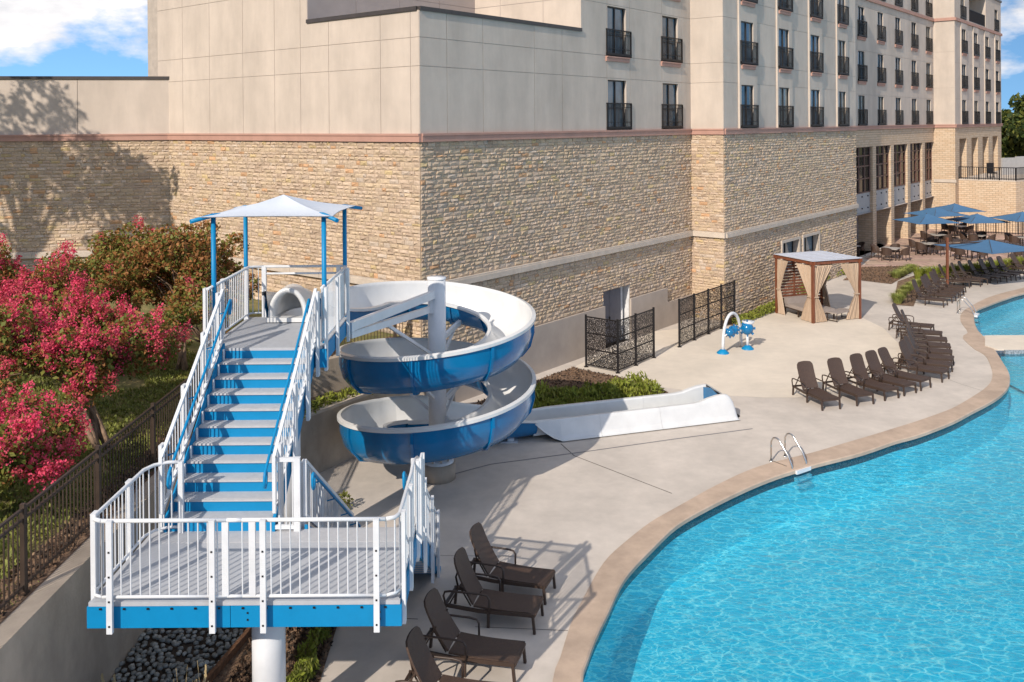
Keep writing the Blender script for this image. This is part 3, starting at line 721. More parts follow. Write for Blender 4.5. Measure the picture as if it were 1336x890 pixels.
for fr, a, b, z0, z1, ops, sd_ in ((fR1, 0, PX, 3.98, ZB0, [], 1), (fR1, 0, 15.14, 1.70, 3.74, [dop], 2), (fR1, 15.14, PX, 1.05, 3.74, [], 3), (fL, 1.6, 15.9, 3.98, ZB0, [], 4), (fL, 1.6, 15.9, 2.3, 3.74, [], 5), (fP1, 0, -PY, 3.98, ZB0, [], 6), (fP1, 0, -PY, 0, 3.74, [], 7), (fR2, 0, X2-PX, 3.98, ZB0, [], 8), (fR2, 0, X2-PX, 0, 3.74, wins2, 9), (fW, 14, 26, 3.98, ZB0, [], 10), (fW, 14, 26, 2.3, 3.74, [], 12)):
    stone_wall(fr, a, b, z0, z1, ops, sd_); wall_quads(mort, fr, a, b, z0, z1, ops, d=.006)
wall_quads(mort, fW, 0, 14, 2, ZB0, d=.006); wall_quads(mort, fR1, 0, PX, 0, 1.7, [dop], d=-.01)
wall_quads(mort, fL, 0, 15.9, 0, 2.3, d=-.01)
stone_root = mort.build('stone_wall', MT['mortar'], BLD)
STONES.sort(key=lambda s: -s[0])
rest = MB()
for i, (w_, vs, fs, c) in enumerate(STONES):
    if i < 290: m = MB(); m.add(vs, fs, col=c); m.build('stone', MT['stone'], stone_root)
    else: rest.add(vs, fs, col=c)
tag(rest.build('stones', MT['stone'], stone_root), kind='stuff')
# cast-stone ledge, in lengths
m = MB()
for fr, a, b in ((fR1, 0, PX), (fL, 1.6, 16.0), (fP1, 0, -PY+.1), (fR2, 0, X2-PX), (fW, 0, 26)):
    u = a
    while u < b-.01:
        e = min(u+1.6, b); e = b if b-e < .4 else e; course(m, fr, u+(.006 if u > a else 0), e-(.006 if e < b else 0), 3.74, 3.92, .16); course(m, fr, u+(.006 if u > a else 0), e-(.006 if e < b else 0), 3.92, 3.98, .13); u = e
m.build('cast_stone_ledge', MT['cast'], BLD)
m = MB(); course(m, fR1, -.1, 10.15, -.1, 1.69, .12); course(m, fR1, 12.1, 15.14, -.1, 1.69, .12); course(m, fR1, 15.14, PX, -.1, 1.06, .12); course(m, fP1, 0, -PY, -.1, .5, .02); m.build('plinth', MT['plinth'], BLD)
# service door
m = MB(); reveals(m, fR1, [dop], .03, -.3); m.build('door_reveal', MT['trimwhite'], BLD)
m = MB(); wall_quads(m, fR1, 10.15, 11.9, 0, 2.25, d=-.26); wall_quads(m, fR1, 10.2, 11.0, .05, 2.2, d=-.235); wall_quads(m, fR1, 11.02, 11.85, .05, 2.2, d=-.235)
dr = m.build('door', MT['doorpaint'], BLD); m = MB(); m.bar(fR1.p(10.93, 1.0, -.18), fR1.p(10.93, 1.12, -.18), .05); m.bar(fR1.p(11.9, 0, -.24), fR1.p(11.9, 2.25, -.24), .1, .06, mi=1); m.build('handle', [MT['iron'], MT['trimwhite']], dr)
# small windows behind the cabana
m = MB()
for o in wins2:
    a, b, c, e = o
    for q in ((a-.14, a, c, e+.14), (b, b+.14, c, e+.14), (a, b, e, e+.14)): course(m, fR2, q[0], q[1], q[2], q[3], .09)
m.build('window_surround', MT['cast'], BLD)
m = MB(); reveals(m, fR2, wins2, .05, -.3); m.build('window_reveals', MT['cast'], BLD)
for o in wins2: place_window(fR2, o[0], o[2], o[1]-o[0], o[3]-o[2], -.25, rail=False)

MT['glassd'] = mat('dark_hall_glass', (.02, .017, .015), .08, spec=.35)
# --- far arcade (R3 lower) and terrace corner (R4 lower)
MT['farstone'] = mat('far_limestone', (.53, .40, .28), .9, var=.1, scale=2)
def brickify(m_, s=1., warm=(.54, .41, .285)):
    t = m_.node_tree; b = t.nodes['Principled BSDF']; tcn = t.nodes.new('ShaderNodeUVMap') if False else None
    g = t.nodes.new('ShaderNodeNewGeometry'); sx = t.nodes.new('ShaderNodeSeparateXYZ'); t.links.new(g.outputs['Position'], sx.inputs[0])
    ad = t.nodes.new('ShaderNodeMath'); ad.operation = 'ADD'; t.links.new(sx.outputs[0], ad.inputs[0]); mu = t.nodes.new('ShaderNodeMath'); mu.operation = 'MULTIPLY'; mu.inputs[1].default_value = 1.406; t.links.new(sx.outputs[1], mu.inputs[0]); t.links.new(mu.outputs[0], ad.inputs[1]); mu2 = t.nodes.new('ShaderNodeMath'); mu2.operation = 'MULTIPLY'; mu2.inputs[1].default_value = -.15; t.links.new(sx.outputs[0], mu2.inputs[0]); t.links.new(mu2.outputs[0], ad.inputs[0])
    cb = t.nodes.new('ShaderNodeCombineXYZ'); t.links.new(ad.outputs[0], cb.inputs[0]); t.links.new(sx.outputs[2], cb.inputs[1])
    br = t.nodes.new('ShaderNodeTexBrick'); br.inputs['Scale'].default_value = 1.; br.inputs['Brick Width'].default_value = .42; br.inputs['Row Height'].default_value = .16; br.inputs['Mortar Size'].default_value = .014; br.inputs['Bias'].default_value = -.2
    br.inputs['Color1'].default_value = (*[c*1.1 for c in warm], 1); br.inputs['Color2'].default_value = (warm[0]*.95, warm[1]*.88, warm[2]*.80, 1); br.inputs['Mortar'].default_value = (*[c*.7 for c in warm], 1)
    t.links.new(cb.outputs[0], br.inputs['Vector']); t.links.new(br.outputs[0], b.inputs['Base Color'])
    bpn = t.nodes.new('ShaderNodeBump'); bpn.inputs['Strength'].default_value = .7; bpn.inputs['Distance'].default_value = .03; t.links.new(br.outputs['Fac'], bpn.inputs['Height']); bpn.invert = True; t.links.new(bpn.outputs[0], b.inputs['Normal'])
brickify(MT['farstone'])
colx = [35.5, 39.75, 43.95, 48.1, 52.3, 56.4, X3]; cw = .75
o3 = [((a+cw if i else a)-X2, b-X2, 0, 7.2) for i, (a, b) in enumerate(zip(colx, colx[1:]))]
m = MB(); wall_quads(m, fR3, 0, X3-X2, 0, ZB0, o3); reveals(m, fR3, o3, 0, -1.0)
wall_quads(m, fP3, 0, -PY, 0, ZB0)
o4 = [(61.3-X3, 63.8-X3, 4.1, 7.45), (65.6-X3, 68-X3, 4.1, 7.45), (69.9-X3, 72.3-X3, 4.1, 7.45), (74.1-X3, 76.5-X3, 4.1, 7.45)]
wall_quads(m, fR4, 0, X4-X3, 0, ZB0, o4); reveals(m, fR4, o4, 0, -1.3); m.build('arcade_stone_wall', MT['farstone'], BLD)
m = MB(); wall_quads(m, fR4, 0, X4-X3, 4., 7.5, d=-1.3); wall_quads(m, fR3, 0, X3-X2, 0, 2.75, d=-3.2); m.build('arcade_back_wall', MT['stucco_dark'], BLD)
m = MB(); course(m, fP3, 0, -PY+.08, 3.9, 4.15, .08); m.build('cast_stone_ledge', MT['cast'], BLD)
for a, b, c, e in o3:
    m = MB(); wall_quads(m, fR3, a, b, 2.78, 4.12, d=-.20); wall_quads(m, fR3, a, b, 2.72, 2.78, d=-.17); s_ = m.build('spandrel_panel', MT['panelwhite'], BLD)
    m = MB()
    for k in (.15, .5, .85):
        for z in (3.05, 3.85): q = fR3.p(a+(b-a)*k, z, -.19); m.box(q, (.09, .09, .09))
    m.build('fixing', MT['iron'], s_)
    f = MB(); zs = (4.12, 5.05, 5.9, 6.6, 7.2)
    for k in range(4): u = a+(b-a)*k/3; f.bar(fR3.p(u, 4.12, -.22), fR3.p(u, 7.2, -.22), .09)
    for z in zs: f.bar(fR3.p(a, z, -.22), fR3.p(b, z, -.22), .08)
    w_ = f.build('window', mat('rust_brown_frame', (.12, .055, .035), .5) if 'rb' not in MT else MT['rb'], BLD)
    if 'rb' not in MT: MT['rb'] = w_.data.materials[0]
    for k in range(3):
        g_ = MB(); wall_quads(g_, fR3, a+(b-a)*k/3+.05, a+(b-a)*(k+1)/3-.05, 4.15, 7.15, d=-.25); g_.build('pane', MT['glassd'], w_)
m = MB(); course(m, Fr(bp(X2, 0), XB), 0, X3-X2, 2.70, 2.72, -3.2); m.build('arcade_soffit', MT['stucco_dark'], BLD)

# terrace: stone wall, rail
TER = empty('terrace', 'raised stone terrace with railing at the far hotel corner', 'terrace', (C0.x, C0.y, 0))
tq = [bp(61, PY), bp(61, -5.77), bp(75, -11), bp(90, -11), bp(90, PY)]
m = MB(); m.prism([tuple(q) for q in tq], 0, 4.05); m.build('stone_wall', MT['farstone'], TER)
m = MB(); m.prism([tuple(q) for q in tq], 4.053, 4.16); m.build('coping', MT['cast'], TER)
m = MB(); path = [tq[0], tq[1], tq[2], tq[3]]
for a, b in zip(path, path[1:]):
    n = int((b-a).length/.16)
    for z in (4.25, 5.15): m.bar((a.x, a.y, z), (b.x, b.y, z), .06)
    for k in range(n): q = a.lerp(b, k/n); m.bar((q.x, q.y, 4.15), (q.x, q.y, 5.15), .03 if k % 9 else .08)
m.build('railing', MT['iron'], TER)
for k, (x, y_) in enumerate(((70, -4.2), (74, -4.6), (80, -5))): q = bp(x, y_); m = MB(); m.box((q.x, q.y, 4.9), (3.4, .15, 1.5), rz=.4); m.build('wind_screen', MT['panelwhite'], TER)
for px_, lb in ((1296.5, 'dark square backed terrace armchair by the far stone arches'),):
    q = bp(63.5, -3.6); e = empty('terrace_chair', lb, 'chair', (C0.x+q.x, C0.y+q.y, 4.16))
    m = MB(); m.box((0, 0, .42), (.6, .6, .1)); 
    for a in (-.27, .27):
        for b in (-.27, .27): m.box((a, b, .2), (.05, .05, .4))
    m.build('seat', MT['iron'], e); m = MB(); m.box((0, .28, .85), (.6, .06, .8)); m.build('backrest', MT['iron'], e)
# ------------------------------------------------------------------ slide tower
TB = Vector((-3.5, 12.8, 0)); TWR = empty('slide_tower', 'white and blue metal slide tower with stairs, landing and white shade canopy', 'slide tower', TB)
def tb(m, name, mt, parent=None): return m.build(name, mt, parent if parent is not None else TWR, -TB if parent is None else (0, 0, 0))
WHT, BLU = MT['white'], MT['blue']
XL, XR, YF, YK, ZD = -5.57, -1.52, 11.82, 13.8, 2.70      # landing
SX0, SX1 = -5.32, -3.72                                   # upper flight
NR, RISE, RUN = 11, .192, .285
YT = YK+(NR-1)*RUN; ZT = ZD+NR*RISE                       # top floor edge
m = MB(); m.box(((XL+XR)/2, (YF+YK)/2+.06, ZD-.03), (XR-XL-.02, YK-YF+.1, .06)); tb(m, 'deck_plate', MT['deckmetal'])
m = MB()
m.box(((XL+XR)/2, YK-.16, ZD+.004), (XR-XL-.3, .42, .006)); tb(m, 'landing_strip', MT['tread'])
# blue fascia boards, three along the front
for a, b in ((XL-.03, -3.73), (-3.722, XR+.03)):
    m = MB(); m.box(((a+b)/2, YF-.03, ZD-.20), (b-a, .04, .28)); f_ = tb(m, 'fascia_board', BLU)
m = MB(); m.box((XR+.01, (YF+YK)/2, ZD-.20), (.04, YK-YF, .28)); tb(m, 'fascia_board', BLU)
m = MB(); m.box((XL-.01, (YF+YK)/2, ZD-.20), (.04, YK-YF, .28)); tb(m, 'fascia_board', BLU)
m = MB(); m.box(((XL+XR)/2, YK+.1, ZD-.20), (XR-XL, .04, .28)); tb(m, 'fascia_board', BLU)
m = MB(); m.box(((XL+XR)/2, YF-.02, ZD-.03), (XR-XL+.02, .05, .055)); tb(m, 'deck_edge', MT['deckmetal'])
m = MB()
for k in range(13):
    x = XL+.15+k*.31; m.box((x, YF-.058, ZD-.085), (.03, .02, .02))
for x in (XL+.25, -3.95, -3.5, XR-.25):
    for z in (ZD-.15, ZD-.24): m.box((x, YF-.056, z), (.02, .012, .02))
tb(m, 'bolts', MT['iron'])
m = MB()
for k in range(4): y_ = YF+.3+k*.5; m = MB(); m.box(((XL+XR)/2, y_, ZD-.2), (XR-XL-.1, .08, .2)); tb(m, 'joist', BLU)
m = MB(); m.tube([(-3.55, 12.95, 0), (-3.55, 12.95, ZD-.3)], .235, 28); tb(m, 'support_column', WHT)
m = MB(); m.tube([(-4.62, 18.4, 0), (-4.62, 18.4, ZT-.2)], .25, 28); tb(m, 'support_column', WHT)

RAILH = 1.08
BAL = {}
def baluster(parent, p, h, r=.011):
    k = round(h, 2)
    if k not in BAL:
        m = MB(); m.tube([(0, 0, 0), (0, 0, k)], r, 6, caps=False); BAL[k] = m.build('baluster', WHT, parent, p)
    else: inst(BAL[k], parent, p)
def rail_panel(path, z, n_or_sp=.118, posts=(), bottom=.09, top=RAILH, rt=.028, skip_bal=False):
    """path: plan polyline; z: floor height at each point; a part with its balusters"""
    P = [Vector((p[0], p[1], zz)) for p, zz in zip(path, z if isinstance(z, (list, tuple)) else [z]*len(path))]
    m = MB(); up = Vector((0, 0, 1))
    m.tube([p+up*top for p in P], rt, 8); m.tube([p+up*bottom for p in P], .022, 6)
    o = tb(m, 'railing', WHT)
    if skip_bal: return o
    L_ = [0]
    for a, b in zip(P, P[1:]): L_.append(L_[-1]+math.hypot(b.x-a.x, b.y-a.y))
    n = max(1, int(L_[-1]/n_or_sp))
    for k in range(n+1):
        s = L_[-1]*(k)/n
        for i in range(len(P)-1):
            if s <= L_[i+1]+1e-6:
                t = (s-L_[i])/max(1e-6, L_[i+1]-L_[i]); q = P[i].lerp(P[i+1], t); break
        baluster(o, (q.x, q.y, q.z+bottom), top-bottom)
    return o
def post(x, y_, z0, z1, w=.085, d=.05, rz=0, mt=None, bolts=True):
    m = MB(); m.box((0, 0, (z1-z0)/2), (w, d, z1-z0)); m.box((0, 0, z1-z0+.006), (w+.004, d+.004, .012))
    if bolts:
        for k in range(int((z1-z0)/.32)): m.box((0, -d/2-.003, .1+.32*k), (.022, .01, .022), mi=1)
    o = m.build('railing_post', [mt or WHT, MT['iron']], TWR, Vector((x, y_, z0))-TB, rz)
    return o
yf = YF-.09
# front with rounded corners, and the left side
c = .16; xl = XL+.03; xr = XR-.0
left_path = [(xl+.42, YK-.02), (xl+.25, YK-.03), (xl+.08, YK-.14), (xl, YK-.34), (xl, yf+c), (xl+.05, yf+.05), (xl+c, yf)]
rail_panel(left_path, ZD)
rail_panel([(xl+c, yf), (-3.75, yf)], ZD); rail_panel([(-3.55, yf), (xr-c, yf)], ZD)
rail_panel([(xr-c, yf), (xr-.05, yf+.05), (xr, yf+c), (xr, YK-.5), (xr-.02, YK-.1), (xr+.02, YK+.1)], ZD)
rail_panel([(-3.75, yf), (-3.55, yf)], ZD, skip_bal=True)
for x in (xl+.28, -3.93, -3.27, xr-.28): post(x, yf-.045, ZD-.36, ZD+RAILH+.01, .075, .05)
for x in (-3.77, -3.42): post(x, yf, ZD+.09, ZD+RAILH, .085, .04, bolts=False)
for y_ in (YF+.15, 13.05): post(xl-.045, y_, ZD-.3, ZD+RAILH, .05, .13, bolts=False)
for y_ in (YF+.08, 12.75, YK-.1): post(xr+.05, y_, ZD-.36, ZD+RAILH+.02, .05, .10, bolts=False)
post(xl+.44, YK-.02, ZD-.1, ZD+RAILH, .07, .07, bolts=False)

# upper flight
for k in range(NR):
    y_ = YK+k*RUN; z = ZD+(k+1)*RISE
    m = MB(); m.box(((SX0+SX1)/2, y_+.012, z-RISE/2-.012), (SX1-SX0, .02, RISE-.022)); tb(m, 'riser', BLU)
    if k < NR-1:
        m = MB(); m.box(((SX0+SX1)/2, y_+RUN/2-.005, z-.016), (SX1-SX0, RUN+.03, .03)); m.box(((SX0+SX1)/2, y_-.018, z-.018), (SX1-SX0, .010, .030))
        m.box(((SX0+SX1)/2, y_+.05, z+.001), (SX1-SX0-.02, .07, .004)); tb(m, 'tread', MT['tread'])
        if k < NR-1:
            m = MB(); m.box((SX0+.012, y_+RUN*.5, z+.10), (.02, .05, .2)); tb(m, 'tread_bracket', WHT)
def stringer(x, y0, z0, y1, z1, w=.045, h=.34, mt=None):
    m = MB(); vs = []
    for s in (-w/2, w/2): vs += [(x+s, y0, z0-.28), (x+s, y0, z0+.13), (x+s, y1, z1+.13), (x+s, y1, z1-.28)]
    m.add(vs, [(0, 1, 2, 3), (7, 6, 5, 4), (0, 4, 5, 1), (1, 5, 6, 2), (2, 6, 7, 3), (3, 7, 4, 0)]); return tb(m, 'stringer', mt or BLU)
stringer(SX0-.03, YK-.03, ZD+.04, YT, ZT-.04); stringer(SX1+.03, YK-.03, ZD+.04, YT, ZT-.04)
def stair_rail(x, y0, z0, y1, z1, side, posts, hand=True, lo=.22, n=24, loops=(1, 1), out=0.0):
    """z0,z1 = nosing line heights"""
    m = MB(); A, B = Vector((x, y0, z0)), Vector((x, y1, z1)); up = Vector((0, 0, 1))
    m.bar(A+up*1.06, B+up*1.06, .05, .05); m.bar(A+up*lo, B+up*lo, .045, .055); m.bar(A+up*lo, A+up*1.08, .05); m.bar(B+up*lo, B+up*1.08, .05)
    o = tb(m, 'stair_railing', WHT)
    n = int((y1-y0)/.118) if y1 > y0 else int((y0-y1)/.118)
    for k in range(1, n): q = A.lerp(B, k/n); baluster(o, (q.x, q.y, q.z+lo), 1.06-lo)
    for t in posts: q = A.lerp(B, t); m = MB(); m.box((q.x+side*.055, q.y, q.z+.32), (.05, .15, 1.55)); tb(m, 'railing_post', WHT)
    if hand:
        hx = x-side*.13; r = .024; d = (B-A).normalized()
        p0 = Vector((hx, y0, z0))+up*.86; p1 = Vector((hx, y1, z1))+up*.86
        def loop(p, dr, s):
            return [p+dr*(s*(.02)), p+dr*s*.07-up*.03, p+dr*s*.085-up*.11, p+dr*s*.07-up*.19, p+dr*s*.02-up*.24, p-dr*s*.03-up*.22, p-dr*s*.05-up*.14, p-dr*s*.05-up*.06]
        m = MB(); lo_ = loop(p0, d, -1)[::-1]; hi_ = loop(p1, d, 1)
        m.tube(lo_+[p0+d*.05, p0.lerp(p1, .33), p0.lerp(p1, .66), p1-d*.05]+hi_, r, 8)
        for t in (.1, .4, .7, .93): q = p0.lerp(p1, t); m.bar(q-up*.02, Vector((x, q.y, q.z-.06)), .02)
        tb(m, 'handrail', BLU)
    return o
stair_rail(SX0-.06, YK-.08, ZD+.1, YT+.05, ZT, -1, (.06, .38, .70, .97))
stair_rail(SX1+.06, YK-.08, ZD+.1, YT+.05, ZT, 1, (.06, .38, .70, .97))
# small gate panel beside the stair
m = MB(); gx0, gx1 = SX1+.02, -3.30; yg = YK+.0
for z in (ZD+.07, ZD+RAILH+.02): m.bar((gx0, yg, z), (gx1, yg, z), .05, .06)
o = tb(m, 'railing', WHT); post(gx1-.03, yg, ZD-.0, ZD+RAILH+.04, .10, .06, bolts=False)
for k in range(1, 4): baluster(o, (gx0+(gx1-gx0)*k/4, yg, ZD+.09), RAILH-.09)
# lower flight going down away from the landing
LX0, LX1 = -3.18, -1.62; NL, RL = 15, ZD/15
for k in range(NL-1):
    y_ = YK+.1+(k+.5)*RUN; z = ZD-(k+1)*RL
    m = MB(); m.box(((LX0+LX1)/2, y_+.02, z-.018), (LX1-LX0, RUN+.03, .035)); tb(m, 'tread', MT['tread'])
    m = MB(); m.box(((LX0+LX1)/2, y_+RUN/2-.0, z-RL/2-.012), (LX1-LX0, .02, RL-.03)); tb(m, 'riser', BLU)
YE = YK+.1+NL*RUN-.25
stringer(LX0-.03, YK+.05, ZD-.05, YE, .25); stringer(LX1+.03, YK+.05, ZD-.05, YE, .25)
stair_rail(LX0-.05, YK+.1, ZD-.02, YE, .1, -1, (.03, .33, .66, .97)); stair_rail(LX1+.05, YK+.1, ZD-.02, YE, .1, 1, (.03, .33, .66, .97))
# solid white end panel of the right railing
m = MB(); m.box((xr+.09, YK-.02, ZD+.50), (.03, .24, 1.3)); m.box((xr+.09, YK+.28, ZD+.40), (.05, .07, 1.35)); tb(m, 'white_side_panel', WHT)
for x in (LX1+.05, LX0-.05): m = MB(); m.box((x, YE+.05, .03), (.16, .18, .06)); tb(m, 'foot_plate', BLU)

# top floor
TX0, TX1, TY1 = -5.68, -3.54, 19.35
m = MB(); m.box(((TX0+TX1)/2, (YT+TY1)/2, ZT-.025), (TX1-TX0, TY1-YT, .05)); tb(m, 'floor_plate', MT['deckmetal'])
for c_, d_ in ((((TX0+TX1)/2, TY1, ZT-.18), (TX1-TX0, .04, .3)), ((TX0, (YT+TY1)/2, ZT-.18), (.04, TY1-YT, .3)), ((TX1, (YT+TY1)/2, ZT-.18), (.04, TY1-YT, .3)), ((TX1-.05, YT, ZT-.2), (.28, .04, .34)), ((TX0+.12, YT, ZT-.2), (.22, .04, .34))):
    m = MB(); m.box(c_, d_); tb(m, 'fascia_board', BLU)
rail_panel([(TX0+.02, YT+.05), (TX0+.02, TY1-.12), (TX0+.1, TY1-.02), (TX0+.34, TY1)], ZT)
rail_panel([(TX1-.02, TY1-.1), (TX1-.02, YT+.1)], ZT)
m = MB(); m.tube([(TX0+.34, TY1, ZT+RAILH), (TX1-.14, TY1, ZT+RAILH), (TX1-.03, TY1-.1, ZT+RAILH)], .028, 8); m.tube([(TX0+.34, TY1, ZT+.93), (TX1-.1, TY1, ZT+.93)], .022, 8)
tb(m, 'railing', WHT)
for x, y_ in ((TX0+.34, TY1), (TX0+.0, TY1-.15), (TX1-.2, TY1)): post(x, y_, ZT-.05, ZT+RAILH, .09, .07, bolts=False)
for y_ in (YT+.1, YT+1.2, TY1-.35): post(TX1+.06, y_, ZT-.45, ZT+RAILH, .05, .12, bolts=False)
for y_ in (YT+.1, YT+1.1): post(TX0-.04, y_, ZT-.4, ZT+RAILH, .05, .12, bolts=False)
m = MB(); m.box((TX1-.03, TY1-.55, ZT+.55), (.03, .5, .9)); tb(m, 'clear_guard_panel', MT['gel'])
# blue canopy posts and rafters
CPOST = [(-5.64, 17.0, 7.2), (-3.56, 17.0, 7.2), (-5.72, 19.32, 7.15), (-3.60, 19.32, 7.15)]
for x, y_, z in CPOST:
    m = MB(); m.tube([(0, 0, 0), (0, 0, z-ZT+.35)], .045, 12); m.box((0, 0, .05), (.12, .12, .1)); m.build('canopy_post', BLU, TWR, Vector((x, y_, ZT-.35))-TB)
pk = Vector((-4.62, 18.2, 7.52)); CC = Vector((-4.62, 18.16, 0))
cor = []
for x, y_, z in CPOST:
    d = Vector((x, y_, 0))-CC; e = CC+d*1.2; cor.append(Vector((e.x, e.y, z+.02)))
    m = MB(); e2 = CC+d*1.30; m.tube([Vector((e2.x, e2.y, z-.05)), Vector((x, y_, z+.03)), pk-Vector((0, 0, .34))], .04, 10); tb(m, 'rafter', BLU)
a, b, d, c = cor[0], cor[1], cor[2], cor[3]   # front left, front right, back left, back right
m = MB(); n = 10; vs = []
def sag(p, q, t, s): v = p.lerp(q, t); v = v+(Vector((pk.x, pk.y, v.z))-v)*s*math.sin(math.pi*t); return v
ed = [(a, b), (b, c), (c, d), (d, a)]
for p, q in ed:
    b0 = len(m.v); vs = []
    for i in range(n+1):
        t = i/n
        for k in range(n+1):
            s = k/n; e_ = sag(p, q, t, .07); v = e_.lerp(pk, s); v.z -= .10*math.sin(math.pi*s)*(.4+.6*math.sin(math.pi*t)); v.z += .0; vs.append(v)
    m.add(vs, [(i*(n+1)+k, (i+1)*(n+1)+k, (i+1)*(n+1)+k+1, i*(n+1)+k+1) for i in range(n) for k in range(n)], smooth=True)
m.add([v-Vector((0, 0, .012)) for v in [Vector(x) for x in m.v]], [f[::-1] for f in m.f], smooth=True)
tb(m, 'shade_canopy', MT['canopy'])

# ------------------------------------------------------------------ spiral slide
SB = Vector((-1.93, 22.75, 0)); SLD = empty('spiral_slide', 'open blue and white spiral water slide winding twice round a white pole', 'water slide', SB)
RC = 1.87
def spz(th): return 4.52-1.62*th/360 if th > 0 else 4.52-.9*th/360
path = []        # x, y, z(outer rim), heading vector, bank
for k in range(7): pass
ctl0 = [(-4.66, 18.95), (-4.62, 19.6), (-4.35, 20.6), (-3.95, 21.7)]
pts = []
for i, (x, y_) in enumerate(ctl0): pts.append((x, y_, [5.42, 5.25, 5.0, 4.86][i], [0.1, .3, .6, .9][i]))
for th in range(-90, 686, 9): t = R(th); pts.append((SB.x+RC*math.sin(t), SB.y+RC*math.cos(t), spz(th), 1))
x, y_, z, _ = pts[-1]
ex = (-1.35, 24.95, 1.06, .6), (-.4, 25.42, .80, .3), (.44, 25.81, .56, .0)
pts += [(-2.2, 24.58, 1.36, 1.)] + list(ex)
RD = Vector((.952, .305))
xy = catmull([(p[0], p[1]) for p in pts], 3); zb = catmull([(p[2], p[3]) for p in pts], 3)
PATH = [(a[0], a[1], b[0], b[1]) for a, b in zip(xy, zb)]
def sect(bank):
    ov = .28*bank
    inner = [(.625, .0), (.53, .02), (.525, -.06), (.50, -.25), (.42, -.50), (.24, -.69), (0, -.75), (-.22, -.71), (-.38, -.58), (-.47, -.40-(0)), (-.495, -.08-ov), (-.50, -.0-ov), (-.59, -.02-ov)]
    outer_ = [(.625, -.06), (.57, -.065), (.56, -.10), (.535, -.28), (.45, -.55), (.26, -.745), (0, -.80), (-.24, -.76), (-.42, -.62), (-.51, -.42), (-.535, -.10-ov), (-.54, -.075-ov), (-.59, -.07-ov)]
    if ov > .2: inner[9] = (-.46, -.44); outer_[9] = (-.50, -.46)
    return inner, outer_
def frame_at(i):
    a = PATH[max(i-1, 0)]; b = PATH[min(i+1, len(PATH)-1)]; d = Vector((b[0]-a[0], b[1]-a[1])).normalized(); return Vector((-d.y, d.x))
def flume(i0, i1, name='flume_section'):
    m = MB(); rings = []; no = 13
    for i in range(i0, i1+1):
        x, y_, z, bk_ = PATH[i]; nl = frame_at(i); inn, out_ = sect(bk_); dk = min(1, max(.0, (z-.06)/.78)); dk = min(1.2, dk*1.2) if z > 1.2 else dk; inn = [(s_, h_*dk) for s_, h_ in inn]; out_ = [(s_+(.03 if 2 < q_ < 7 else 0), h_*dk) for q_, (s_, h_) in enumerate(out_)]
        rings.append([(x+nl.x*s, y_+nl.y*s, z+h) for s, h in inn]+[(x+nl.x*s, y_+nl.y*s, z+h) for s, h in out_])
    vs = [p for r_ in rings for p in r_]; w = 2*no
    for i in range(len(rings)-1):
        for k in range(no-1):
            rim = k in (0, no-2)
            m.f.append((i*w+k, (i+1)*w+k, (i+1)*w+k+1, i*w+k+1)); m.m.append(0); m.c.append(None); m.sm.append(not rim)
            m.f.append((i*w+no+k+1, (i+1)*w+no+k+1, (i+1)*w+no+k, i*w+no+k)); m.m.append(0 if k in (0,) else 1); m.c.append(None); m.sm.append(not rim)
        m.f.append((i*w, i*w+no, (i+1)*w+no, (i+1)*w)); m.m.append(0); m.c.append(None); m.sm.append(False)
        m.f.append((i*w+no-1, (i+1)*w+no-1, (i+1)*w+w-1, i*w+w-1)); m.m.append(0); m.c.append(None); m.sm.append(False)
    m.v = vs
    o = m.build(name, [MT['gel'], MT['blueflume']], SLD, -SB)
    return o
def flange(i):
    """bolted blue joint rib between two sections"""
    m = MB(); x, y_, z, bk_ = PATH[i]; nl = frame_at(i); _, out_ = sect(bk_); dk = 1.2 if z > 1.2 else .9; out_ = [(s_+(.03 if 2 < q_ < 7 else 0), h_*dk) for q_, (s_, h_) in enumerate(out_)]
    t = Vector((nl.y, -nl.x, 0))*.035; vs = []
    for s, h in out_[1:-1]:
        c_ = Vector((x+nl.x*s, y_+nl.y*s, z+h)); ctr = Vector((x, y_, z-.28)); d = (c_-ctr).normalized()*.045
        vs += [c_-t, c_+d-t, c_+d+t, c_+t]
    n = len(out_)-2
    m.add(vs, [(i_*4+k, i_*4+(k+1) % 4, (i_+1)*4+(k+1) % 4, (i_+1)*4+k) for i_ in range(n-1) for k in range(4)])
    m.build('joint_rib', MT['blueflume'], SLD, -SB)
step = 15; i = 0
while i < len(PATH)-1:
    j = min(i+step, len(PATH)-1)
    if len(PATH)-1-j < 6: j = len(PATH)-1
    flume(i, j)
    if i > 0: flange(i)
    i = j
# entry hood: a thick rounded lip, then a shell that narrows and closes behind the first bend
hc = Vector((-4.70, 18.80, ZT+.02)); n = 28; rings = [(.02, .42, .70), (-.02, .40, .68), (-.01, .34, .62), (.10, .28, .57), (.35, .29, .57), (.75, .31, .58), (1.05, .27, .50), (1.2, .14, .32), (1.24, .02, .18)]
m = MB(); vs = []
for y_, wr, hr in rings:
    for j in range(n+1):
        a_ = math.pi*(-.14+1.28*j/n); vs.append((hc.x+wr*math.cos(a_)+.10*max(0, y_)**2, hc.y+y_, hc.z+.10+(hr-.1)*math.sin(a_) if math.sin(a_) > 0 else hc.z+.10+.12*math.sin(a_)))
m.add(vs, [(k*(n+1)+j, (k+1)*(n+1)+j, (k+1)*(n+1)+j+1, k*(n+1)+j+1) for k in range(len(rings)-1) for j in range(n)], smooth=True)
ov = [(v[0]+(v[0]-hc.x)*.0, v[1], v[2]) for v in vs[:n+1]]
back = [(hc.x+(v[0]-hc.x)*1.0, hc.y+.5, v[2]) for v in vs[:n+1]]
m.add(ov+back, [(j, j+1, n+2+j, n+1+j) for j in range(n)], smooth=True)
m.build('entry_hood', MT['gel'], SLD, -SB)
